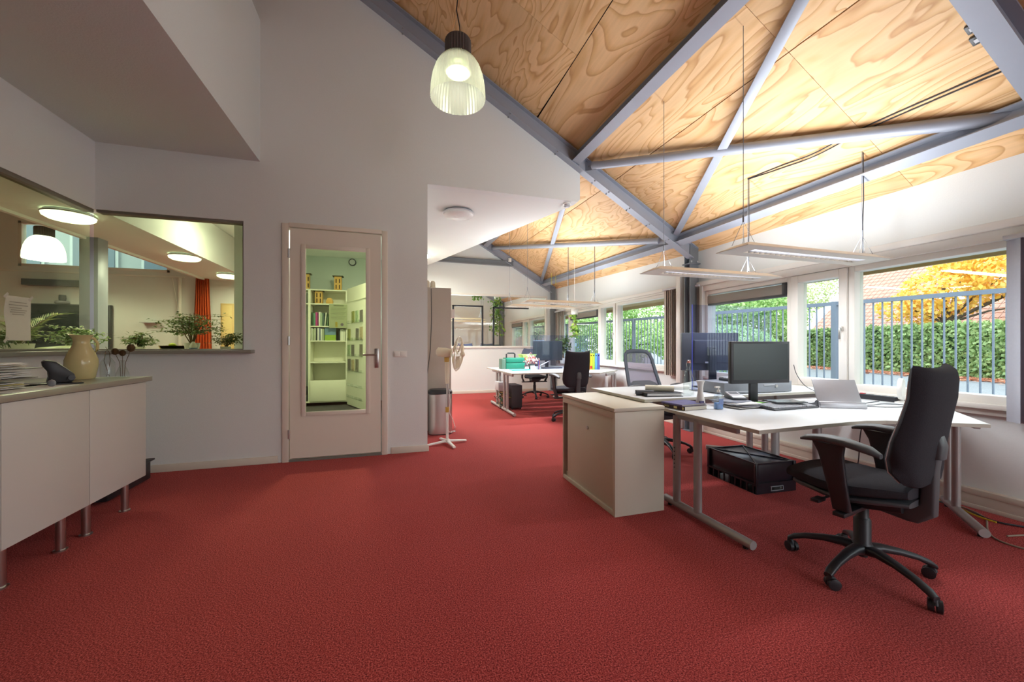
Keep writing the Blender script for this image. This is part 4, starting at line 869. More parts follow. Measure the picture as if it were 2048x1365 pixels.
# ------------------------------------------------------------------ fan, bin, tall cabinet
r = thing('pedestal_fan', 'cream pedestal fan on a white cross foot at the end of the wall', 'fan', (.615, 4.62, 0))
for k in range(4):
    t = math.radians(12+90*k); d = Vector((math.cos(t), math.sin(t), 0)); g = G(); loft(g, [(d*.02+Vector((0,0,.038)), Vector((-d.y,d.x,0))*.02, Vector((0,0,.014)), 3), (d*.24+Vector((0,0,.018)), Vector((-d.y,d.x,0))*.018, Vector((0,0,.010)), 3)]); g.build('cross_foot', WHITEP, r)
G().tube((0,0,.02),(0,0,.06),.03,16).tube((0,0,.05),(0,0,.40),.016,16).build('lower_pole', WHITEP, r); G().tube((0,0,.38),(0,0,.44),.022,16).build('collar', mat('amber_plastic', (200,160,70), .4), r); G().tube((0,0,.42),(0,0,.80),.011,14).build('upper_pole', CHROME, r)
g = G(); loft(g, [((0,0,.72),(.022,0,0),(0,.022,0),3),((0,0,.90),(.028,0,0),(0,.028,0),3),((0,0,.985),(.024,0,0),(0,.024,0),3)]); g.build('control_box', CREAM, r); G().tube((-.005,0,.975),(-.005,0,1.03),.03,16).build('tilt_joint', mat('amber_plastic', (200,160,70), .4), r)
d = Vector((.93,-.34,-.10)).normalized(); c = Vector((0,0,1.085))
g = G(); g.rings([g.ring(c-d*.13, d, .03, 20), g.ring(c-d*.115, d, .052, 20), g.ring(c-d*.02, d, .058, 20), g.ring(c+d*.05, d, .05, 20)]); g.build('motor_housing', CREAM, r)
cc = c+d*.13; u = d.cross(Vector((0,0,1))).normalized(); v = u.cross(d)
cage = G()
for rad, off in ((.205,.0),(.12,.045),(.12,-.04)):
    pts = [cc+d*off+(u*math.cos(t)+v*math.sin(t))*rad for t in [2*PI*i/40 for i in range(40)]]; cage.path(pts, .004 if rad > .2 else .002, 6, closed=True)
for k in range(40):
    t = 2*PI*k/40; e = u*math.cos(t)+v*math.sin(t)
    for s in (-1, 1): cage.path([cc+d*s*.052+e*.03, cc+d*s*.045+e*.12, cc+d*s*.022+e*.185, cc+e*.205], .0016, 4)
cage.ball(cc+d*.055, .03, .03, .03); cage.build('cage', CREAM, r, kind='stuff')
for k in range(3):
    t = 2*PI*k/3+.4; e = u*math.cos(t)+v*math.sin(t); f_ = d.cross(e); G().add([cc+e*.03+f_*.02+d*.015, cc+e*.17+f_*.065+d*.02, cc+e*.18-f_*.03-d*.015, cc+e*.03-f_*.02-d*.015, cc+e*.03+f_*.02+d*.011, cc+e*.17+f_*.065+d*.016, cc+e*.18-f_*.03-d*.019, cc+e*.03-f_*.02-d*.019],[(0,1,2,3),(7,6,5,4),(0,4,5,1),(1,5,6,2),(2,6,7,3),(3,7,4,0)]).build('fan_blade', mat('clear_blade', (214,206,178), .3), r)
G().path([(.01,-.02,.72),(.03,-.03,.5),(.02,-.02,.38),(.06,-.03,.30),(.09,-.03,.20),(.06,-.03,.14),(.0,-.025,.16)], .004, 8).build('power_cord', WHITEP, r)
r = thing('pedal_bin', 'tall stainless pedal bin with black lid behind the fan', 'bin', (.60, 5.22, 0)); g = G(); loft(g, [((0,0,.012),(.155,0,0),(0,.12,0),3.4),((0,0,.53),(.155,0,0),(0,.12,0),3.4)]); g.build('body', STAIN, r)
g = G(); loft(g, [((0,0,.535),(.158,0,0),(0,.123,0),3.4),((0,0,.565),(.158,0,0),(0,.123,0),3.4),((0,0,.59),(.13,0,0),(0,.10,0),3.4)]); g.build('lid', BLACKP, r); g = G(); loft(g, [((0,0,.0),(.15,0,0),(0,.115,0),3.4),((0,0,.014),(.15,0,0),(0,.115,0),3.4)]); g.build('foot_ring', BLACKP, r)
G().box(.13,.20,-.07,-.04,.02,.03).build('pedal', CHROME, r, bev=.003)
r = thing('tall_cabinet', 'tall narrow grey-beige metal cabinet behind the pedal bin', 'cabinet', (.57, 5.65, 0)); G().box(.375,.775,5.42,5.9,.0,1.97).build('body', mat('tall_cab', (176,166,154), .5), r, world=True, bev=.004); G().box(.385,.766,5.412,5.42,.03,1.95).build('cabinet_door', mat('tall_cab', (176,166,154), .5), r, world=True, bev=.002)
G().path([(.50,5.408,1.95),(.505,5.407,1.5),(.49,5.407,1.1),(.45,5.407,.8),(.43,5.407,.65)], .004, 6).build('cord', DGREY, r, world=True)
r = thing('router', 'pair of rounded cream boxes on top of the tall grey cabinet', 'box', (.50, 5.55, 1.97))
for k in range(2): 
    g = G(); loft(g, [((-.04+.075*k,0,0),(.034,0,0),(0,.06,0),4),((-.04+.075*k,0,.08),(.034,0,0),(0,.06,0),4),((-.04+.075*k,0,.105),(.02,0,0),(0,.045,0),3)]); g.build('box_half', CREAM, r)
r = thing('junction_box', 'small cream box fixed to the side of the tall grey cabinet', 'box', (.79, 5.5, 1.62)); G().box(.770,.83,5.45,5.53,1.56,1.68).build('cover', WHITEP, r, world=True, bev=.005)
# ------------------------------------------------------------------ hanging office luminaires
LUMW = mat('luminaire_white', (222,214,200), .45); REFL = mat('louvre_lit', (236,240,255), .3, emit=1.6, ecol=(225,232,255))
def luminaire(label, loc, L, W, wires, side_cord=True, rz=0, up=10, down=7):
    r = thing('hanging_luminaire', label, 'lamp', loc, rz, 'suspended office luminaires')
    g = G(); a, b = L/2, W/2
    R = [[(-a,-b,0),(a,-b,0),(a,b,0),(-a,b,0)], [(-a,-b,.004),(a,-b,.004),(a,b,.004),(-a,b,.004)], [(-a+.10,-.055,.048),(a-.10,-.055,.048),(a-.10,.055,.048),(-a+.10,.055,.048)]]
    vs = [p for q in R for p in q]; h0, h1 = .05, a-.16
    vs += [(-h1,-h0,0),(h1,-h0,0),(h1,h0,0),(-h1,h0,0)]
    fs = [(0,1,13,12),(1,2,14,13),(2,3,15,14),(3,0,12,15)]+[(i,(i+1)%4,(i+1)%4+4,i+4) for i in range(4)]+[(i+4,(i+1)%4+4,(i+1)%4+8,i+8) for i in range(4)]+[(8,9,10,11)]
    g.add(vs, fs); g.build('housing', LUMW, r, sm=0)
    G().box(-h1,h1,-h0,h0,.020,.024).build('diffuser', REFL, r, sm=0)
    n = int(h1*2/.05); me = None
    for k in range(n+1):
        if me is None: o = G().box(-.002,.002,-h0,h0,.001,.020).build('louvre_blade', CHROME, r, sm=0); me = o.data
        else: o = o.copy(); C.objects.link(o)
        o.location = (-h1+k*2*h1/n, 0, 0)
    for nm, en, zz, rx in (('uplight', up, .07, PI), ('downlight', down, -.012, 0)):
        l = bpy.data.lights.new(nm, 'AREA'); l.shape = 'RECTANGLE'; l.size = 1.1; l.size_y = .09; l.energy = en; l.color = (.93,.96,1); o = bpy.data.objects.new(nm, l); C.objects.link(o); o.parent = r; o.location = (0,0,zz); o.rotation_euler = (rx,0,0)
    c_, s_ = math.cos(rz), math.sin(rz)
    for x in wires:
        wx, wy = loc[0]+x*c_, loc[1]+x*s_; zt = zroof(wx)-loc[2]-.0
        g = G().tube((x,0,.22),(x,0,zt),.0025,6).tube((x,0,.20),(x,0,.25),.006,8); g.path([(x-.05,-.05,.04),(x,0,.21),(x-.05,.05,.04)],.0018,5).path([(x+.05,-.05,.04),(x,0,.21),(x+.05,.05,.04)],.0018,5)
        g.build('suspension_wire', GREYP, r)
    if side_cord:
        x = wires[-1]+.0; wx, wy = loc[0]+x*c_, loc[1]+x*s_
        G().path([(x+.012,0,.045),(x+.014,.004,.3),(x+.010,-.006,.5),(x+.014,0,zroof(wx)-loc[2])],.0045,6).build('power_cord', DGREY, r)
    return r
luminaire('long white suspended luminaire over the nearest desk, lower right one', (3.0, 2.15, 1.85), 1.46, .27, (-.62, .60))
luminaire('long white suspended luminaire over the second desk, left of the nearest one', (2.96, 3.02, 1.85), 1.46, .27, (-.56, .44))
luminaire('suspended luminaire over the near desk of the second bay', (2.72, 5.98, 1.87), 1.4, .27, (-.62, .6), up=9, down=16); luminaire('suspended luminaire over the far desk of the second bay', (2.62, 6.72, 1.87), 1.3, .27, (-.6, .55), up=9, down=16)
luminaire('suspended luminaire in the office behind the partition glass, front one', (1.7, 10.4, 1.86), 1.4, .27, (-.6, .6), up=18, down=14); luminaire('suspended luminaire in the office behind the partition glass, rear one', (2.0, 11.5, 1.86), 1.4, .27, (-.6, .6), up=18, down=14)
# big bell pendant
RIB = glass_mat('ribbed_glass', (222,226,208), gloss=1.4, rough=.12, base=.10)
n = RIB.node_tree; o_ = [x for x in n.nodes if x.type == 'OUTPUT_MATERIAL'][0]; src = o_.inputs[0].links[0].from_socket
tl = n.nodes.new('ShaderNodeBsdfTranslucent'); tl.inputs[0].default_value = lin((236,240,222)); df = n.nodes.new('ShaderNodeBsdfDiffuse'); df.inputs[0].default_value = lin((236,240,224))
m1 = n.nodes.new('ShaderNodeMixShader'); m2 = n.nodes.new('ShaderNodeMixShader'); m1.inputs[0].default_value = .5; m2.inputs[0].default_value = .26
n.links.new(tl.outputs[0], m1.inputs[1]); n.links.new(df.outputs[0], m1.inputs[2]); n.links.new(src, m2.inputs[1]); n.links.new(m1.outputs[0], m2.inputs[2]); n.links.new(m2.outputs[0], o_.inputs[0])
def bell(label, loc, s=1, lit=6, shade=None, zt=None):
    r = thing('pendant_lamp', label, 'lamp', loc, 0, 'bell-shaped pendant lamps'); n = 96
    prof = [(.205,0),(.207,.02),(.202,.10),(.190,.17),(.168,.235),(.138,.285),(.105,.315),(.085,.325)]
    g = G(); R = []
    for rr, z in prof: R.append([((rr+(.0022 if i % 2 else -.0012))*s*math.cos(2*PI*i/n), (rr+(.0022 if i % 2 else -.0012))*s*math.sin(2*PI*i/n), z*s) for i in range(n)])
    g.rings(R, cap=False); g.build('glass_shade', shade or RIB, r, sm=20)
    g = G(); R = []; n2 = 56
    for rr, z in [(.098,.322),(.100,.33),(.100,.44),(.092,.452),(.03,.455)]: R.append([((rr-(.010 if i % 2 and .325 < z < .45 else 0))*s*math.cos(2*PI*i/n2), (rr-(.010 if i % 2 and .325 < z < .45 else 0))*s*math.sin(2*PI*i/n2), z*s) for i in range(n2)])
    g.rings(R); g.build('ribbed_cap', mat('lamp_grey', (104,100,98), .5, .3), r, sm=10)
    g = G().lathe([(.001,.318),(.085,.318),(.080,.26),(.001,.255)], 28).lathe([(.001,.20),(.09,.20),(.10,.212),(.001,.215)], 28); g.build('inner_reflector', mat('lamp_inner', (216,222,200), .25, .2), r)
    G().lathe([(.001,.165*s),(.028*s,.17*s),(.034*s,.20*s),(.026*s,.25*s),(.001,.255*s)], 20).build('bulb', mat('bulb_glow_%g' % lit, (240,255,214), .3, emit=lit, ecol=(238,255,206)), r)
    zt = zt if zt is not None else zroof(loc[0])-loc[2]
    g = G().tube((0,0,.45*s),(0,0,.47*s),.02,12); g.build('gland', BLACKP, r)
    G().path([(0.02,0,.46*s),(0.012,.0,.56*s),(-.012,0,.68*s),(0,0,.80*s),(0,0,zt)],.0045,6).build('power_cord', BLACKP, r)
    G().path([(-.05,0,.455*s),(0,0,.66*s),(0,0,zt)],.0014,5).path([(.05,0,.455*s),(0,0,.66*s)],.0014,5).build('suspension_wire', CHROME, r)
    l = bpy.data.lights.new('lamp_bulb', 'POINT'); l.energy = lit*1.6; l.color = (1,.98,.84); l.shadow_soft_size = .05; o = bpy.data.objects.new('lamp_bulb', l); C.objects.link(o); o.parent = r; o.location = (0,0,.10*s)
    return r
bell('big ribbed glass bell pendant with grey ribbed cap hanging near the top of the picture', (.475, 2.95, 3.055), 1.0, 1.6)
bell('lit white glass pendant in the hall behind the left interior window', (-5.16, 7.86, 2.50), 1.1, 14, mat('opal_glass', (250,250,250), .3, emit=1.6, ecol=(250,255,245)), 1.6)
def round_lamp(label, loc, lit, rad=.19):
    r = thing('ceiling_lamp', label, 'lamp', loc, 0, 'round ceiling lamps')
    G().lathe([(.001,0),(rad*.93,0),(rad*.93,-.025),(.001,-.025)],36).build('base_plate', GREYP, r)
    m = mat('round_diffuser_%g' % lit, (226,226,222), .25, var=.10, scale=24, bump=.3, emit=lit, ecol=(246,255,220))
    G().lathe([(rad*.98,-.018),(rad,-.03),(rad*.97,-.055),(rad*.80,-.075),(rad*.4,-.085),(.001,-.088)],36).build('diffuser', m, r)
    G().lathe([(rad*1.0,-.016),(rad*1.03,-.024),(rad*1.0,-.034),(rad*.97,-.02)],36).build('trim_ring', LGREY, r)
    if lit > .5:
        l = bpy.data.lights.new('lamp_bulb', 'AREA'); l.shape = 'DISK'; l.size = rad*1.7; l.energy = lit*5; l.color = (1,.985,.87); o = bpy.data.objects.new('lamp_bulb', l); C.objects.link(o); o.parent = r; o.location = (0,0,-.11)
    return r
round_lamp('round faceted ceiling lamp, off, on the white ceiling right of the door', (.84, 5.18, 2.968), .0, .20)
round_lamp('lit round ceiling lamp half hidden by the wall end, above the tall grey cabinet', (.50, 7.8, 2.968), 6.0, .20)
round_lamp('lit round lamp on the corridor ceiling nearest the wall corner', (-3.06, 4.95, 2.49), 1.5); round_lamp('middle lit round lamp on the corridor ceiling behind the interior window', (-2.9, 6.8, 2.49), 1.5); round_lamp('farthest lit round lamp on the corridor ceiling', (-2.9, 8.4, 2.49), 1.5)
round_lamp('round ceiling lamp in the book room above the shelves', (-.5, 6.3, 2.968), 5.0, .2)
round_lamp('round ceiling lamp of the corridor right of the header beam', (-2.0, 6.0, 2.968), 1.6, .2)
for nme, loc, lab in (('smoke_detector', (2.10, 4.47, 2.968), 'small white detector at the corner of the white bulkhead'),):
    r = thing(nme, lab, 'detector', loc); G().lathe([(.001,0),(.05,0),(.05,-.02),(.001,-.02)],20).build('base_plate', WHITEP, r); G().lathe([(.035,-.02),(.04,-.04),(.025,-.055),(.001,-.058)],20).build('sensor_head', LGREY, r)
# ceiling cables and little boxes
def on_roof(x, y, d=.006): return (x, y, zroof(x)-d)
for k, (o1, lab) in enumerate(((0,'black cable clipped along the plywood from the right rafter towards the luminaires, upper one'),(.025,'black cable running just below the other one along the plywood'))):
    cable(lab, [on_roof(3.44+o1,1.3), on_roof(3.42+o1,2.0), on_roof(3.43+o1,2.4,.02), on_roof(3.42+o1,2.7), on_roof(3.40+o1*.2,3.02)], .005)
r = thing('ceiling_socket', 'pair of small black sockets on the plywood by the top right rafter', 'socket', on_roof(3.17,1.33)); 
for k in range(2): M = Matrix.Translation(on_roof(3.15+k*.07, 1.335+.01*k, .012)) @ Matrix.Rotation(math.atan(.585), 4, 'Y'); G().box(-.028,.028,-.028,.028,-.012,.012,M).build('socket_box', BLACKP, r, world=True, bev=.004); G().box(-.012,.012,-.012,.012,-.016,-.012,M).build('socket_face', LGREY, r, world=True)
r = thing('beam_box', 'small white junction box on the far rafter', 'box', (2.75,9.15,3.1)); G().box(2.72,2.79,9.13,9.17,3.07,3.16).build('cover', WHITEP, r, world=True, bev=.003)
YL = mat('yellow_strap', (226,220,60), .6)
for k, x in enumerate((3.46,3.56)): tag(G().beam((x,8.2,zroof(x)-.12),(x+.01,8.2,2.42),.012,.003).build('strap', YL), '%s yellow strap hanging from the eaves purlin above the far luminaires' % ('left','right')[k], 'strap', 'two yellow hanging straps')
# ------------------------------------------------------------------ left-hand rooms
r = thing('wall_screen', 'large dark flat screen on the back wall of the meeting room at the left', 'screen', (-5.7, YE-.05, 1.15)); G().box(-6.29,-5.08,YE-.09,YE-.02,1.02,1.925).build('housing', DGREY, r, world=True, bev=.006); G().box(-6.27,-5.10,YE-.094,YE-.09,1.04,1.905).build('screen', SCREEN, r, world=True)
r = thing('sound_bar', 'long dark sound bar on the wall above the flat screen', 'speaker', (-5.75, YE-.1, 2.25)); G().box(-6.30,-5.21,YE-.16,YE,2.25,2.36).build('housing', DGREY, r, world=True, bev=.006); G().box(-5.24,-5.20,YE-.165,YE,2.245,2.365).build('end_cap', LGREY, r, world=True, bev=.006)
r = thing('camera_unit', 'small grey conference camera on top of the flat screen', 'camera', (-5.78, YE-.08, 1.93)); g = G().lathe([(.001,0),(.09,0),(.10,.02),(.09,.05),(.001,.055)],20); g.build('foot', GREYP, r); G().lathe([(.045,.055),(.05,.10),(.045,.16),(.001,.165)],20).build('camera_head', DGREY, r)
g = G().box(-7.5,-3.95,YE-.02,YE,2.50,2.53); tag(g.build('cable_duct', WHITEP, bev=.003), 'thin white cable duct along the back wall of the meeting room', 'duct')
r = thing('white_pipe', 'white vertical pipe left of the orange curtain', 'pipe', (-4.02, YE-.03, 0)); G().tube((-4.02,YE-.04,0),(-4.02,YE-.04,2.5),.03,12).build('pipe', WHITEP, r, world=True); G().path([(-4.15,YE-.03,2.5),(-4.10,YE-.03,2.2),(-4.06,YE-.03,1.9),(-4.0,YE-.05,1.6)],.006,5).build('cord', WHITEP, r, world=True)
tag(G().box(-4.62,-4.36,YE-.14,YE,1.60,1.62).build('wall_shelf', LGREY, bev=.002), 'tiny white wall shelf in the meeting room', 'shelf')
# orange curtain
g = G(); R = []
for z, s in ((2.50,.72),(2.1,.8),(1.6,.95),(1.0,1.05),(.05,1.1)):
    ring = []
    for i in range(41):
        t = i/40; ring.append((-3.60+(t-.5)*.30*s, YE-.16+.035*math.sin(t*PI*13)+.0, z))
    R.append(ring+[(x, y+.006, z_) for x, y, z_ in ring[::-1]])
g.rings(R); tag(g.build('curtain', mat('orange_curtain', (190,78,34), .85, var=.1), sm=60), 'gathered orange curtain on the back wall seen through the interior window', 'curtain')
r = thing('notice_sheet', 'taped paper notice stuck on the left interior glazing', 'notice', (-2.53, 3.64, 1.37)); g = G(); R = []
for i in range(9):
    z = 1.21+.31*i/8; q = .004*math.sin(i*.9); R.append([(-2.532+q, 3.545+.003*math.sin(i), z), (-2.528, 3.735+.002*math.cos(i), z), (-2.529, 3.735+.002*math.cos(i), z), (-2.533+q, 3.545+.003*math.sin(i), z)])
g.rings(R); g.build('sheet', mat('paper_notice', (214,210,196), .8), r, world=True)
LN = mat('faint_print', (166,160,146), .8); g = G()
for k, (a_, b_, z) in enumerate([(3.57,3.70,1.475),(3.565,3.71,1.455),(3.57,3.66,1.435),(3.58,3.70,1.42),(3.575,3.69,1.405),(3.59,3.68,1.39)]): g.box(-2.5262,-2.5256,a_,b_,z,z+.006)
g.build('printed_lines', LN, r, world=True, kind='stuff')
for y_, z in ((3.545,1.52),(3.735,1.515),(3.545,1.215)): M = Matrix.Translation((-2.5265,y_,z)) @ Matrix.Rotation(.8,4,'X'); G().box(-.0005,.0005,-.022,.022,-.009,.009,M).build('tape', mat('tape', (196,192,180), .4), r, world=True)
tag(G().box(-2.66,-2.35,4.70,5.28,1.06,1.10).build('side_top', WHITEP, bev=.004), 'white top of a cupboard behind the interior window with plants on it', 'worktop')
tag(G().box(-2.66,-1.46,4.53,5.28,.0,1.06).build('plant_cupboard', WHITEP, bev=.004), 'low cupboard behind the interior window carrying the potted plants', 'cabinet'); tag(G().box(-3.4,-2.67,3.3,5.2,.0,1.09).build('plant_cupboard', WHITEP, bev=.004), 'low cupboard behind the left glazing under the palms', 'cabinet')
tag(G().box(-2.34,-1.46,4.70,5.28,1.06,1.10).build('side_top', WHITEP, bev=.004), 'pale cupboard top under the little ficus tree', 'worktop')
# plants
POT = mat('pot_white', (214,212,204), .4); SOIL = mat('soil', (52,40,32), .95); STEMG = mat('stem_brown', (104,84,54), .8)
def pot(r, rad, h, m=POT): G().lathe([(.001,0),(rad*.8,0),(rad,h),(rad*.92,h),(rad*.88,h-.015),(.001,h-.015)],20).build('pot', m, r); 
def bush(label, name, loc, w_, h_, n, ll, lw, cols, potr=.07, poth=.10, droop=.3, trunks=5, cat='plant'):
    r = thing(name, label, cat, loc); pot(r, potr, poth); g = G(); cen = []; dirs = []
    for k in range(trunks):
        a_ = random.uniform(0, 2*PI); top = Vector((math.cos(a_)*w_*.32*random.random(), math.sin(a_)*w_*.25*random.random(), h_*random.uniform(.7, 1))); base = Vector((random.uniform(-.01,.01), random.uniform(-.01,.01), poth-.02)); g.path([base, (base+top)/2+Vector((random.uniform(-.02,.02), random.uniform(-.02,.02), 0)), top], [.006,.004,.0015], 6)
        for j in range(9):
            t = random.uniform(.35, 1); p = base.lerp(top, t); b_ = random.uniform(0, 2*PI); q = p+Vector((math.cos(b_)*w_*.5*random.uniform(.4,1), math.sin(b_)*w_*.4*random.uniform(.4,1), h_*random.uniform(-.02,.10))); g.path([p, q], [.002,.0008], 4)
            for m_ in range(n//(trunks*9)):
                s = random.random(); c = p.lerp(q, s); cen.append((c.x+random.gauss(0,.008), c.y+random.gauss(0,.008), c.z+random.gauss(0,.008))); dirs.append((random.gauss(0,1), random.gauss(0,1), random.gauss(-droop,.4)))
    g.build('stem', STEMG, r); leafmesh('foliage', leafmat(name+'_leaf', cols, 6), cen, dirs, rng.normal(0,.5,(len(cen),3))+[0,0,1], np.array(ll)*rng.uniform(.7,1.2,len(cen)), lw, r); return r
GC = [(40,60,24),(74,98,44),(112,134,70),(150,164,104)]
bush('small-leaved ficus tree in a pot behind the interior window', 'ficus', (-2.06, 4.98, 1.10), .72, .46, 1100, .038, .016, GC, trunks=9)
bush('low bushy green plant right of the ficus near the orange curtain', 'potted_plant', (-1.76, 5.0, 1.10), .36, .24, 640, .03, .013, [(60,72,30),(96,108,54),(130,138,84)], .05, .06)
bush('leafy plant behind the jug at the corner of the interior windows', 'potted_plant', (-2.50, 4.95, 1.10), .34, .20, 420, .05, .014, GC, .05, .06)
bush('spreading grassy plant behind the left glazing under the notice', 'potted_plant', (-2.84, 3.85, 1.09), .60, .20, 1100, .06, .010, GC, .06, .06)
bush('bushy plant with small white flowers behind the left glazing', 'potted_plant', (-2.86, 4.75, 1.09), .50, .26, 1000, .035, .02, [(50,74,30),(96,124,60),(150,170,110),(236,236,226)], .06, .06)
r = thing('areca_palm', 'arching feathery palm fronds behind the left interior glazing', 'plant', (-3.02, 4.35, 1.09)); pot(r, .09, .1); pm = leafmat('palm_leaf', [(70,92,30),(112,136,54),(160,168,86),(176,164,110)], 5)
for k in range(9):
    a_ = random.uniform(-.9, PI*.9) if k else 1.2; out = random.uniform(.18,.34); hh = random.uniform(.10,.30) if k else .36; P = [Vector((math.cos(a_)*out*t, math.sin(a_)*out*t, .08+hh*(1.6*t-.8*t*t))) for t in [j/10 for j in range(11)]]
    f_ = G().path(P, .0025, 5).build('frond_stem', STEMG, r); cen = []; dirs = []
    for j in range(2, 11):
        for q in range(3):
            p = P[j-1].lerp(P[j], q/3); t_ = (P[j]-P[j-1]).normalized(); s_ = t_.cross(Vector((0,0,1))).normalized()
            for sg in (-1,1): cen.append(p); dirs.append(t_*.7+s_*sg*.9+Vector((0,0,.15)))
    leafmesh('leaflets', pm, [tuple(c) for c in cen], [tuple(d_) for d_ in dirs], [(0,0,1)]*len(cen), .11, .006, f_, kind=None)
g = G(); loft(g, [((-2.80,4.18,1.115),(.02,0,0),(0,0,.012),3),((-2.80,4.25,1.13),(.06,0,0),(0,0,.028),3),((-2.79,4.45,1.135),(.07,0,0),(0,0,.036),3),((-2.78,4.66,1.14),(.06,0,0),(0,0,.036),3),((-2.78,4.74,1.125),(.02,0,0),(0,0,.014),3)]); tag(g.build('roll_bundle', mat('pale_green_plastic', (196,206,160), .3, var=.12, scale=30, bump=.5)), 'pale green plastic-wrapped roll lying behind the left glazing', 'roll')
r = thing('gel_bottle', 'white pump bottle with a blue label beside the ficus', 'bottle', (-1.95, 4.74, 1.10)); G().lathe([(.001,0),(.032,0),(.033,.07),(.02,.09),(.012,.11),(.001,.112)],18).build('body', WHITEP, r); G().lathe([(.0335,.01),(.0338,.05)],18).build('label_band', mat('label_pale_blue', (110,140,180), .5), r)
tag(G().box(-1.60,-1.48,4.56,4.66,1.06,1.13).build('desk_organiser', mat('navy', (44,52,66), .5), bev=.004), 'small navy box at the right end of the sill behind the interior window', 'box')
r = thing('fruit_box', 'wooden box with yellow-green fruit on the cupboard behind the interior window', 'box', (-2.28, 5.15, 1.10)); g = G(); g.rings([[(-s,-.06,z),(s,-.06,z),(s,.06,z),(-s,.06,z)] for s, z in ((.10,.01),(.13,.07),(.12,.07),(.09,.015))], closed=True); g.build('box_body', mat('pale_wood', (206,170,116), .6), r, sm=0); g = G(); g.ball((-.03,0,.075),.035,.03,.025); g.build('fruit', mat('lime_fruit', (186,200,60), .4), r)
# hanging plants far away
def vine(label, loc, h_, n, w_=.12, cols=GC, ll=.07):
    r = thing('hanging_plant', label, 'plant', loc, group='hanging plants at the far end'); g = G(); cen = []; 
    for k in range(5):
        a_ = random.uniform(0,2*PI); P = [Vector((math.cos(a_)*w_*.4*math.sin(t*2), math.sin(a_)*w_*.4*math.sin(t*2), -h_*t*random.uniform(.92,1))) for t in [j/6 for j in range(7)]]; g.path(P, .003, 4)
        for m_ in range(n//5): s = random.random()*5.99; j = int(s); c = P[j].lerp(P[j+1], s-j); cen.append((c.x+random.gauss(0,w_*.3), c.y+random.gauss(0,w_*.3), c.z+random.gauss(0,.02)))
    g.build('stem', STEMG, r); G().lathe([(.001,-.05),(.06,-.05),(.08,.05),(.001,.05)],14).build('pot', POT, r); G().tube((0,0,.05),(0,0,zroof(loc[0])-loc[2]+.033*max(0,loc[1]-YD)),.003,5).build('cord', WHITEP, r)
    leafmesh('foliage', leafmat('vine_leaf', [(50,80,30),(96,136,50),(170,190,80)], 3), cen, rng.normal(0,1,(len(cen),3))+[0,0,-.8], rng.normal(0,1,(len(cen),3)), ll, ll*.7, r)
vine('trailing green plant high in the opening above the partition glass, left one', (2.05, 9.6, 2.66), .35, 120, .2); vine('long trailing green plant behind the black glazing frames', (2.62, 9.9, 2.42), 1.0, 360, .22); vine('thin trailing plant hanging by the window of the second bay', (3.45, 7.0, 1.83), .5, 60, .08, ll=.09)
bush('leafy rubber-like plant on the window side of the second bay desk', 'potted_plant', (3.55, 7.75, .77), .42, .62, 320, .10, .06, [(40,64,34),(80,112,60),(140,164,104),(186,196,150)], .08, .12, trunks=6)
# office behind the partition
for k, (x, y, lab) in enumerate(((1.9,10.6,'blue-grey chair back behind the partition glass, left one'),(2.7,10.9,'blue-grey chair back behind the partition glass, right one'))):
    r = thing('office_chair', lab, 'chair', (x,y,0), math.radians(170+20*k), 'office chairs behind the partition'); g = G(); backrest(g, [(z+.12,-.2-.1*(z-.5),.06,.24 if z < 1 else .2,.03) for z in (.54,.6,.8,.95,1.05,1.08)]); g.build('backrest', mat('navy_fabric', (62,64,92), .9), r); g = G(); cushion(g,.48,-.2,.26,.52,.08); g.build('seat', mat('navy_fabric', (62,64,92), .9), r); G().tube((0,0,.1),(0,0,.44),.03).build('gas_column', BLACKP, r); chair_base(r, .3)
r = thing('office_desk', 'white desk with dark monitors behind the partition glass', 'desk', (2.6,10.2,0)); G().box(1.9,3.7,9.85,10.6,.70,.725).build('tabletop', DESK, r, world=True, bev=.003)
for x in (1.98,3.62):
    for y in (9.92,10.52): G().tube((x,y,0),(x,y,.70),.025).build('leg', LEGM, r, world=True)
r = thing('monitor', 'dark monitor behind the partition glass beside the hanging plant', 'monitor', (2.55,10.2,.725)); G().box(-.27,.27,-.02,.02,.12,.46).build('housing', DGREY, r, bev=.004); G().box(-.03,.03,.02,.04,.0,.3).box(-.12,.12,-.07,.08,0,.012).build('stand', BLACKP, r)
# ------------------------------------------------------------------ book room behind the door
SHW = mat('shelf_white', (226,226,206), .5)
r = thing('bookcase', 'tall white bookcase seen through the glass of the door', 'bookcase', (-1.2, 8.35, 0)); X0, X1, YB = -1.50, -.88, 8.16; Y1 = 8.55
G().box(X0-.04, X0, YB, Y1, .07, 2.24).build('side_panel', SHW, r, world=True); G().box(X1, X1+.03, YB, Y1, .07, 2.24).build('side_panel', SHW, r, world=True); G().box(X0, X1, Y1-.015, Y1, .07, 2.24).build('back_panel', SHW, r, world=True); G().box(X0-.32, X0-.29, YB, Y1, .07, 2.24).build('side_panel', SHW, r, world=True)
SZ = [.075,.83,1.24,1.52,1.95,2.22]
for z in SZ: G().box(X0, X1, YB+.003, Y1-.015, z, z+.022).build('shelf', SHW, r, world=True)
for z in (.075,1.95,2.22): G().box(X0-.29, X0-.04, YB+.003, Y1-.015, z, z+.022).build('shelf', SHW, r, world=True)
dd = G().box(X0-.005, X1+.01, YB-.02, YB, .10, .50).build('flap_door', SHW, r, world=True, bev=.003); G().box(X0+.06, X0+.26, YB-.035, YB-.02, .42, .45).build('handle', CHROME, dd)
bpy.data.objects[dd.name].children
BK = [(60,84,60),(92,140,110),(176,60,130),(120,40,90),(220,224,214),(150,170,140),(70,90,84),(196,200,180),(100,130,96),(214,214,196),(240,240,226)]
cnt = 0
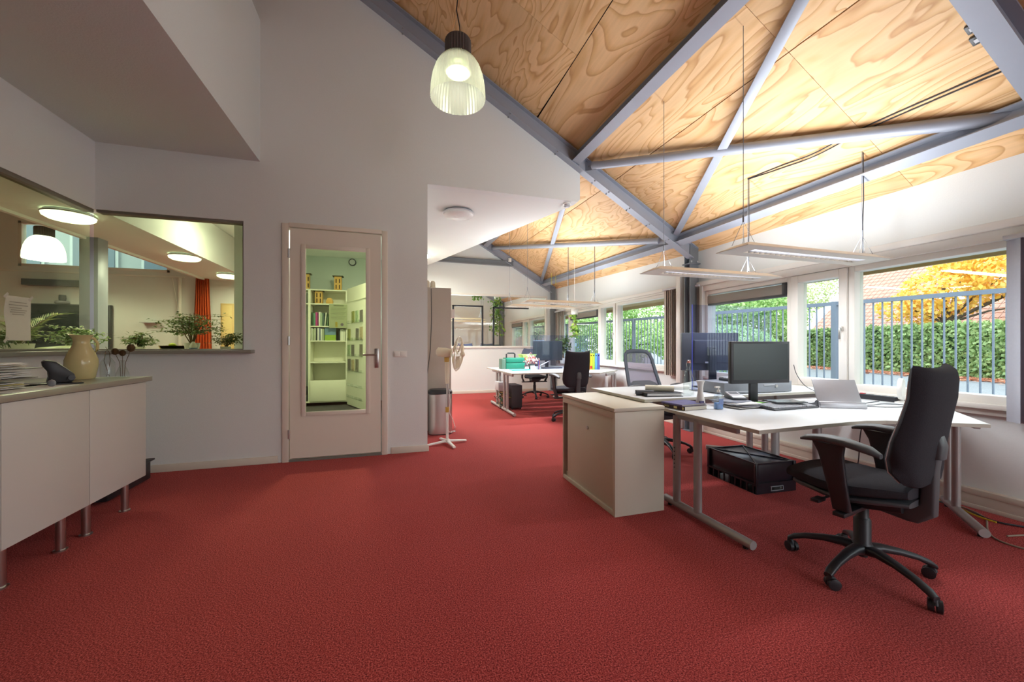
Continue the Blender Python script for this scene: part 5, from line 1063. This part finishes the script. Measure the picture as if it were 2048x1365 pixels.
def shelf_books(z, xa, xb, cs, lab, hgt):
    global cnt
    x = xa; k = 0
    while x < xb-.03:
        w_ = random.choice((.022,.028,.034)); h_ = hgt*random.uniform(.86,1); c = cs[k % len(cs)]
        o = G().box(0, w_-.002, 0, .19, 0, h_).build('book', mat('book_%d_%d_%d' % c, c, .6), bev=.002); o.location = (x, YB+.03, z+.022)
        if x > xb-.08 and hgt > .25: o.rotation_euler = (0, math.radians(5), 0); x += .02
        tag(o, lab+' '+(['first','second','third','fourth','fifth','sixth','seventh','eighth','ninth','tenth','eleventh','twelfth'][k])+' from the left', 'book', lab.split(',')[0]+' group'); x += w_; k += 1
shelf_books(1.52, X0+.015, X0+.31, BK, 'slim book on the upper book shelf behind the door,', .27); shelf_books(1.24-.0, X0+.01, X0+.24, [(214,218,206),(150,160,130),(190,196,170),(60,66,60),(220,220,214),(110,116,130)], 'slim book on the lower book shelf behind the door,', .25)
shelf_books(1.24, X1-.13, X1-.005, [(40,46,40),(222,224,206),(226,228,214),(214,216,196)], 'pale book right of the picture book on the lower shelf,', .23)
r = thing('picture_book', 'green and blue picture book displayed face on among the shelf books', 'book', (-1.16, YB+.05, 1.262)); G().box(-.10,.10,0,.012,0,.25).build('cover', mat('sky_blue_cover', (110,140,160), .5, var=.2, scale=14), r); G().box(-.098,.098,-.002,0,.002,.11).build('green_print', mat('meadow', (140,170,60), .6, var=.4, scale=30), r)
BW = mat('bamboo_wood', (206,164,88), .6, var=.12, scale=20)
def insect_house(label, x, z, h_, w_=.13):
    r = thing('insect_house', label, 'box', (x, YB+.12, z), group='small wooden houses on the bookcase'); G().box(-w_/2,w_/2,-.05,.06,0,h_).build('body', BW, r, bev=.004); G().box(-w_/2-.03,w_/2+.03,-.07,.08,h_,h_+.018).build('roof', mat('dark_board', (82,80,60), .7), r)
    for sx_ in (-.03,.03):
        for q in (.25,.68): G().box(sx_-.010,sx_+.010,-.052,-.049,h_*q-.04,h_*q+.04).build('slot', mat('slot_dark', (70,50,24), .8), r)
insect_house('little wooden slotted house on top of the bookcase, right one', -1.03, 2.242, .27); insect_house('little wooden house at the left edge on top of the bookcase', -1.58, 2.242, .29, .09); insect_house('little slotted wooden house inside the top bookcase shelf', -1.37, 1.972, .24)
r = thing('wood_block', 'small rounded wooden block beside the slotted house in the top shelf', 'ornament', (-1.18, YB+.1, 1.972)); g = G(); g.prism([(-.06,0),(.06,0),(.065,.06),(.03,.12),(-.03,.12),(-.065,.06)], -.03, .03, 'y'); g.build('body', BW, r, bev=.01)
r = thing('black_crate', 'dark boxes on the floor shelf at the left of the bookcase', 'box', (X0-.16, YB+.1, .1)); G().box(-.08,.11,-.05,.15,0,.12).build('lower_box', BLACKP, r, bev=.01); G().box(-.08,.11,-.05,.15,.14,.27).build('upper_box', BLACKP, r, bev=.01)
# angled brochure rack
r = thing('brochure_rack', 'white angled leaflet wall with rows of holders right of the bookcase', 'rack', (-.84, 8.14, 0), 0)
P0 = Vector((-.85, 8.12, 0)); d = Vector((.42,-.98,0)).normalized(); nrm = Vector((-d.y*-1, d.x*-1, 0)); nrm = Vector((-.98*-1,-.42,0)); nrm = Vector((d.y, -d.x, 0)); LNG = 1.3
Mr = Matrix(((d.x, nrm.x, 0, P0.x), (d.y, nrm.y, 0, P0.y), (0,0,1,0), (0,0,0,1)))
G().box(0,LNG,-.05,0,.03,2.26,Mr).build('back_board', SHW, r, world=True); G().box(0,LNG,0,.012,2.0,2.02,Mr).build('ledge', SHW, r, world=True)
LC = [(120,114,100),(140,144,80),(150,170,130),(110,104,96),(176,160,126)]
for j, z in enumerate((1.60,1.28,.98,.70,.42,.20)):
    for i in range(4):
        x = .06+i*.22; h_ = G().box(x,x+.17,.0,.03,z-.02,z-.012,Mr).box(x,x+.17,.028,.031,z-.02,z+.03,Mr).build('holder', CLEAR, r, world=True)
        if j < 4 and (i*7+j*5) % 6:
            M = Mr @ Matrix.Translation((x+.01+.02*random.random(),.004,z-.01)) @ Matrix.Rotation(math.radians(random.uniform(-4,4)),4,'Y'); o = G().box(0,.13,0,.012,0,random.uniform(.2,.23),M).build('leaflet', mat('leaflet_%d' % ((i+j) % 5), LC[(i+j) % 5], .6, var=.5, scale=40))
            tag(o, 'small printed leaflet in the angled rack, row %s from the top, %s from the left' % (['one','two','three','four'][j], ['first','second','third','fourth'][i]), 'leaflet', 'leaflets in the angled rack')
r = thing('poster_board', 'grey-green poster with a dark heading hung in front of the bookcase', 'poster', (-1.0, 8.12, 1.50)); G().box(-.17,.17,-.006,0,0,.46).build('board', mat('sage', (150,156,122), .7), r); g = G().box(-.09,.09,-.008,-.006,.425,.44)
for k in range(9): g.box(-.14,.13-.02*(k % 3),-.008,-.006,.38-k*.026,.384-k*.026)
g.build('printed_lines', mat('sage_dark', (88,92,62), .8), r, kind='stuff'); G().tube((.06,-.009,.07),(.06,-.006,.07),.028,16).build('berry_print', mat('berry', (96,84,92), .7), r); G().box(-.06,-.02,-.008,-.006,.02,.12).build('flower_print', mat('ochre', (150,136,50), .7, var=.5, scale=60), r)
r = thing('round_vent', 'round dark-rimmed vent on the store wall above the leaflet wall', 'vent', (-.80, 8.61, 2.88)); G().tube((0,0,0),(0,-.02,0),.075,24).build('rim', DGREY, r); G().tube((0,-.02,0),(0,-.03,0),.055,24).build('disc', LGREY, r)
# ------------------------------------------------------------------ outdoors
GZ = -.03
struct(G().box(4.19, 60, -30, 60, GZ-.05, GZ).build('pavement', carpet('asphalt', ((112,116,120),(134,138,142),(158,160,164)), 60), sm=0))
struct(G().box(4.19, 5.0, -10, 30, GZ, GZ+.02).build('garden_strip', mat('pale_gravel', (196,194,190), .9, var=.15, scale=200), sm=0))
struct(G().box(-40, 4.1, -40, -4.05, GZ-.05, GZ).build('yard', mat('yard_grey', (205,205,203), .9), sm=0))
# fence
FB = mat('fence_blue_grey', (138,146,164), .5, var=.04)
p0 = Vector((6.46, 1.2, 0)); fd = Vector((-.177, .984, 0)).normalized(); FZ = 1.76
r = thing('railing_fence', 'tall blue-grey bar fence with a top rail outside the windows', 'fence', p0)
La, Lb = -5.5, 15.5
G().beam(p0+fd*La+Vector((0,0,FZ)), p0+fd*Lb+Vector((0,0,FZ)), .05, .05).build('top_rail', FB, r, world=True); G().beam(p0+fd*La+Vector((0,0,.12)), p0+fd*Lb+Vector((0,0,.12)), .04, .04).build('bottom_rail', FB, r, world=True)
n = int((Lb-La)/.092); bar = None
for k in range(n):
    q = fd*(La+k*.092)
    if bar is None: bar = G().tube((0,0,.1),(0,0,FZ),.010,8).build('bar', FB, r); o = bar
    else: o = bar.copy(); C.objects.link(o)
    o.location = q
pst = None
for k in (-3.2, -.4, 2.74, 4.63, 6.6, 9.2, 11.8, 14.4):
    q = fd*k
    if pst is None: pst = G().box(-.03,.03,-.03,.03,GZ,FZ+.03).build('fence_post', FB, r); o = pst
    else: o = pst.copy(); C.objects.link(o)
    o.location = q
# hedge along the far side of the path
def cloud(name, label, cat, boxf, n, ll, lw, cols, base, up=.3, sc_=1.2, group=None, core=None):
    r = thing(name, label, cat, base, group=group); cen, nor = boxf(n); d_ = rng.normal(0,1,(n,3)); leafmesh('foliage', leafmat(name+'_'+str(abs(hash(label)) % 9999 if False else len(bpy.data.materials)), cols, sc_), cen, d_, nor, ll*rng.uniform(.7,1.3,n), lw, r, world=True); return r
h0 = Vector((23.3, 19.8, 0)); h1 = Vector((16.2, -4.0, 0)); hd = (h1-h0).normalized(); hn = Vector((hd.y, -hd.x, 0)); hn = hn if hn.x < 0 else -hn; HL = (h1-h0).length
def hedge(n):
    t = rng.uniform(0, HL, n); z = rng.uniform(0, 1.93, n); s = np.where(rng.random(n) < .82, 1, 0); dep = rng.normal(0, .06, n)+.07*np.sin(t*2.1)+.05*np.sin(t*5+z*4)
    top = s == 0; z[top] = 1.93+rng.normal(0, .05, top.sum()); dep[top] = rng.uniform(-.9, .05, top.sum())
    P = np.array(h0)[None]+np.outer(t, hd)+np.outer(dep, hn); P[:,2] = z+GZ
    N = np.tile(np.array(hn)+[0,0,.3], (n,1))+rng.normal(0,.45,(n,3)); N[top] = [0,0,1]; return P, N
cloud('hedge', 'long clipped green ivy hedge beyond the fence', 'hedge', hedge, 46000, .15, .12, [(78,106,60),(132,160,98),(172,192,128),(202,218,156)], h0, sc_=.9)
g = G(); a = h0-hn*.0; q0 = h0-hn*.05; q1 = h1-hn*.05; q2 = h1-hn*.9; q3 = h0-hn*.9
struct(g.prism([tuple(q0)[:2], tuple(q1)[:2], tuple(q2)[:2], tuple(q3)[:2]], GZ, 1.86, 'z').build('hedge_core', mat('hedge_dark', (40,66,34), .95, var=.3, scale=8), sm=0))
# leaf litter
def litter(n):
    t = rng.uniform(0, HL, n); dep = np.abs(rng.normal(.35, .55, n)); P = np.array(h0)[None]+np.outer(t, hd)+np.outer(dep, hn); P[:,2] = GZ+.02+rng.uniform(0,.03,n); return P, np.tile([0,0,1.], (n,1))+rng.normal(0,.3,(n,3))
r = thing('leaf_litter', 'strip of orange-brown fallen leaves along the foot of the hedge', 'leaves', h0); c_, n_ = litter(9000); d_ = rng.normal(0,1,(9000,3)); d_[:,2] = 0
leafmesh('fallen_leaves', leafmat('litter', [(150,84,58),(200,122,90),(226,160,130),(230,190,160)], 2), c_, d_, n_, .16, .11, r, world=True)
# house with tiled roof
r = thing('tiled_house', 'house with a large pale red tiled roof beyond the hedge', 'house', (27, 8, 0)); BR = mat('brick_pink', (196,160,146), .8, var=.15, scale=20)
d0 = Vector((-.05, -.9987, 0)); up = Vector((.9987, -.05, 0)); E0 = Vector((24.9, 18.2, 0)); LR = 24
def rp(u, v): return E0+d0*u+up*v*.766+Vector((0,0,1.43+v*.643))   # point on the roof: u along, v up the slope
g = G(); a_, b_, c2, d2_ = rp(0,0), rp(LR,0), rp(LR,9), rp(0,9); g.add([a_, b_, c2, d2_]+[p-Vector((0,0,.25)) for p in (a_, b_, c2, d2_)], [(0,1,2,3),(7,6,5,4),(0,4,5,1),(1,5,6,2),(2,6,7,3),(3,7,4,0)]); g.build('roof_deck', BR, r, world=True, sm=0)
TL = mat('roof_tile', (198,146,128), .75, var=.22, scale=3); g = G(); vs = []; fs = []
nn = up*(-.643)+Vector((0,0,.766)); 
for j in range(24):
    for i in range(86):
        p = rp(i*.28, j*.36); q = rp(i*.28+.25, j*.36); p2 = rp(i*.28, j*.36+.38); q2 = rp(i*.28+.25, j*.36+.38); m_ = (p+q)/2+nn*.07; m2 = (p2+q2)/2+nn*.045; o_ = len(vs)
        vs += [p+nn*.03, m_, q+nn*.03, p2+nn*.005, m2, q2+nn*.005]; fs += [(o_,o_+1,o_+4,o_+3),(o_+1,o_+2,o_+5,o_+4),(o_,o_+2,o_+1)]
g.add(vs, fs); g.build('roof_tiles', TL, r, world=True, kind='stuff', sm=0)
G().beam(rp(-.15,-.2), rp(-.15,9), .32, .30, up=tuple(nn)).build('verge_board', mat('verge_white', (232,234,240), .6), r, world=True)
G().box(0, LR-.3, .1, .4, 0, 1.45, Matrix.Translation(E0) @ Matrix(((d0.x, up.x, 0, 0),(d0.y, up.y, 0, 0),(0,0,1,0),(0,0,0,1)))).build('house_wall', BR, r, world=True)
sk_ = rp(5.4,3.0); G().add([sk_+nn*.1, rp(6.5,3.0)+nn*.1, rp(6.5,4.2)+nn*.1, rp(5.4,4.2)+nn*.1, sk_, rp(6.5,3.0), rp(6.5,4.2), rp(5.4,4.2)], [(0,1,2,3),(7,6,5,4),(0,4,5,1),(1,5,6,2),(2,6,7,3),(3,7,4,0)]).build('roof_window', mat('skylight', (226,232,240), .2), r, world=True)
# trees
def tree(name, label, base, h_, blobs, n, ll, cols, trunk=.14, bare=0, sc_=.6, tm=None):
    r = thing(name, label, 'tree', base, group='trees beyond the fence'); B = Vector(base); g = G(); g.path([(0,0,0),(.05,.02,h_*.3),(0,.05,h_*.62)], [trunk,trunk*.8,trunk*.4], 10)
    for b in blobs:
        g.path([(0,0,h_*.35), (b[0]*.5,b[1]*.5,(h_*.4+b[2])/2), (b[0],b[1],b[2])], [trunk*.4,trunk*.25,trunk*.08], 7)
    for k in range(bare):
        a_ = random.uniform(0,2*PI); q = random.uniform(.3,1); g.path([(0,0,h_*.3),(math.cos(a_)*.6*q,math.sin(a_)*.6*q,h_*.6),(math.cos(a_)*1.5*q,math.sin(a_)*1.5*q,h_*random.uniform(.8,1.05))],[.05,.025,.008],5)
    g.build('trunk', mat('bark', (96,86,74), .9, var=.3, scale=10), r)
    if n:
        W = np.array([b[3]**2 for b in blobs]); pick = rng.choice(len(blobs), n, p=W/W.sum()); Bc = np.array([[b[0],b[1],b[2]] for b in blobs])[pick]; rad = np.array([b[3] for b in blobs])[pick]
        v = rng.normal(0,1,(n,3)); v /= np.linalg.norm(v,axis=1)[:,None]; q = rng.uniform(.35,1.0,n)**.5; P = Bc+v*(rad*q)[:,None]*[1,1,.75]; leafmesh('foliage', leafmat('tree_leaf_%d' % len(bpy.data.materials), cols, sc_), P, rng.normal(0,1,(n,3)), v+rng.normal(0,.5,(n,3))+[0,0,.4], ll*rng.uniform(.7,1.3,n), ll*.75, r)
    return r
YC = [(226,176,70),(246,206,90),(252,222,120),(255,236,170)]
tree('maple_tree', 'bright yellow autumn tree in front of the tiled roof', (23.0, 10.6, 0), 6.0, [(0,0,3.5,1.5),(-.4,1.4,2.9,.8),(0,-1.8,4.0,1.4),(.2,-3.1,3.8,1.4),(.1,.6,2.6,.8),(0,-2.6,2.7,.8),(.3,-.6,4.8,1.2),(.2,-4.4,4.4,1.3)], 7000, .19, YC, .16)
tree('maple_tree', 'yellow autumn branches at the right edge of the big window', (19.6, 3.0, 0), 5.0, [(0,0,3.8,1.5),(.6,-1.6,3.6,1.4)], 3000, .17, YC, .14)
GL = [(84,124,56),(138,178,92),(190,216,140),(222,238,180)]
tree('broadleaf_tree', 'fresh green tree behind the fence in the middle window', (15.2, 16.4, 0), 4.5, [(0,0,2.9,1.7),(-1.8,1.6,3.0,1.7),(-3.4,3.2,2.8,1.7),(-.6,.6,1.3,1.3),(-2.4,2.2,1.3,1.3),(1.7,-1.0,3.1,1.6),(3.1,-1.7,2.8,1.5),(1.5,-.8,1.3,1.3)], 20000, .14, GL)
tree('broadleaf_tree', 'green tree behind the fence seen over the mesh chair', (8.3, 13.2, 0), 3.0, [(0,0,1.5,.9),(-.75,.7,1.7,.9),(.75,-.7,1.5,.9),(1.4,-1.4,1.2,.8),(-1.3,1.4,1.9,.9),(.2,-.1,.6,.8),(-.9,.9,.7,.8)], 15000, .09, GL)
tree('broadleaf_tree', 'pale green bush with bare twigs left of the tiled roof', (28.5, 23.8, 0), 7.5, [(0,0,4.6,2.6),(-2.5,1.4,4.0,2.4),(2.0,-1.6,5.4,2.4),(-1,.6,2.2,2),(1.2,-1,2.4,1.8)], 12000, .17, [(150,164,104),(192,202,140),(214,212,164)], bare=14)
tree('broadleaf_tree', 'distant grey-green tree behind the far bay window', (9.4, 25.0, 0), 5.0, [(0,0,2.9,1.8),(-1.6,1.5,2.6,1.5),(1.5,-1.0,3.0,1.4)], 7000, .14, [(130,144,110),(176,190,140),(214,214,170)], bare=10)
def shrub(n):
    P = rng.normal(0,1,(n,3)); P /= np.linalg.norm(P,axis=1)[:,None]; P = P*[1.4,2.6,1.15]+[12.6,12.6,.8]; N = P-[12.6,12.6,.8]; return P, N+rng.normal(0,.6,(n,3))
cloud('shrub', 'light variegated shrub behind the fence in the middle window', 'shrub', shrub, 9000, .10, .07, [(110,150,84),(170,200,130),(220,232,190)], (12.6,12.6,0))
# parked car and brick building
r = thing('parked_car', 'pale blue parked car behind the fence in the far bay', 'car', (7.6, 17.4, 0), math.radians(14)); CARM = mat('car_blue', (150,170,196), .25, .3)
g = G().prism([(-2.0,.35),(-1.95,.75),(-1.2,.88),(-.6,1.38),(.8,1.40),(1.5,.92),(2.0,.82),(2.05,.35)], -.85, .85, 'x'); g.build('car_body', CARM, r, bev=.05); G().prism([(-1.08,.92),(-.55,1.32),(.75,1.34),(1.3,.94)], -.86, .86, 'x').build('side_window', SCREEN, r)
for y in (-1.25,1.3):
    for x in (-.82,.82): G().tube((x-.09,y,.31),(x+.09,y,.31),.31,22).build('wheel', BLACKP, r)
r = thing('parked_car', 'red parked car farther behind the far bay fence', 'car', (9.3, 20.5, 0), math.radians(20)); g = G().prism([(-2.0,.35),(-1.95,.75),(-1.2,.88),(-.6,1.38),(.8,1.40),(1.5,.92),(2.0,.82),(2.05,.35)], -.85, .85, 'x'); g.build('car_body', mat('car_red', (190,50,56), .25, .2), r, bev=.05); G().prism([(-1.08,.92),(-.55,1.32),(.75,1.34),(1.3,.94)], -.86, .86, 'x').build('side_window', SCREEN, r)
for y in (-1.25,1.3):
    for x in (-.82,.82): G().tube((x-.09,y,.31),(x+.09,y,.31),.31,22).build('wheel', BLACKP, r)
r = thing('brick_house', 'reddish brick house with a white window far behind the partition glass', 'house', (7, 30, 0)); G().box(1,13,30,36,0,5).build('house_wall', mat('brick_far', (176,132,124), .8, var=.2, scale=6), r, world=True)
for x in (4.4,7.0,9.6):
    f_ = G().box(x-.5,x+.5,29.9,30,1.9,3.3).build('window_frame', WHITE, r, world=True)
    for i in range(2):
        for j in range(3): G().box(x-.42+i*.44,x-.02+i*.44,29.88,29.9,1.98+j*.43,2.36+j*.43).build('window_pane', mat('far_pane', (150,170,190), .2), r, world=True)
# eaves boards outside the windows
r = thing('eave_boards', 'timber soffit boards of the roof overhang outside the window head', 'eaves', (4.5, 2, 1.98)); BD = mat('eave_board', (176,150,104), .7, var=.15, scale=10); bd = None
for k in range(150):
    if bd is None: bd = G().box(.0,.60,.003,.112,0,.018).build('plank', BD, r, sm=0); o = bd
    else: o = bd.copy(); C.objects.link(o)
    o.location = (-.32, -5+k*.115, 0)
G().box(.28,.31,-5,12.3,-.06,.10).build('fascia', BD, r)
r = tag(G().box(4.18, 4.9, -3, 15, 2.02, 2.3).build('roof_overhang', mat('deck_black', (30,26,22), .9)), None); struct(r)

r = thing('neighbour_wing', 'pale grey-blue facade outside the high clerestory window', 'building', (-5, 13, 0)); G().box(-14,-2,13,14,0,7).build('facade', mat('facade_pale', (150,160,172), .8, var=.1, scale=2), r, world=True)
for k in range(6):
    G().box(-11+k*1.5,-10.0+k*1.5,12.95,13.0,3.0,4.6).build('window_frame', mat('facade_frame', (176,186,200), .5), r, world=True); G().box(-10.93+k*1.5,-10.07+k*1.5,12.93,12.95,3.07,4.53).build('window_pane', mat('facade_pane', (96,112,136), .2), r, world=True)

# the roof of the far bays climbs very slightly away from the near rafter
def climb(o, lim=2.3):
    if o.type != 'MESH' or o.data.get('climbed'): return
    M = Matrix.Translation(o.location) if o.parent is None else root_matrix(o.parent) @ Matrix.Translation(o.location)
    Mi = M.inverted(); done = False
    for v in o.data.vertices:
        p = M @ v.co
        if p.y > YD-.02 and p.z > lim: p.z += .033*(p.y-YD); v.co = Mi @ p; done = True
    if done and o.data.users > 1: o.data['climbed'] = 1
for o in list(C.objects):
    top = o
    while top.parent: top = top.parent
    n_ = top.name.split('.')[0]
    if n_ in ('ceiling', 'roof_deck', 'steel_rafter', 'steel_purlin', 'brace_tube', 'diagonal_strut', 'beam_box', 'strap') or top.name == 'wall_right': climb(o)
    if n_ == 'steel_column' and top.get('label', '').startswith('grey') and o.name.startswith('shaft'): climb(o, 2.4)
    if n_ == 'hanging_luminaire' and o.name.startswith(('suspension_wire', 'power_cord')): climb(o, 2.4)
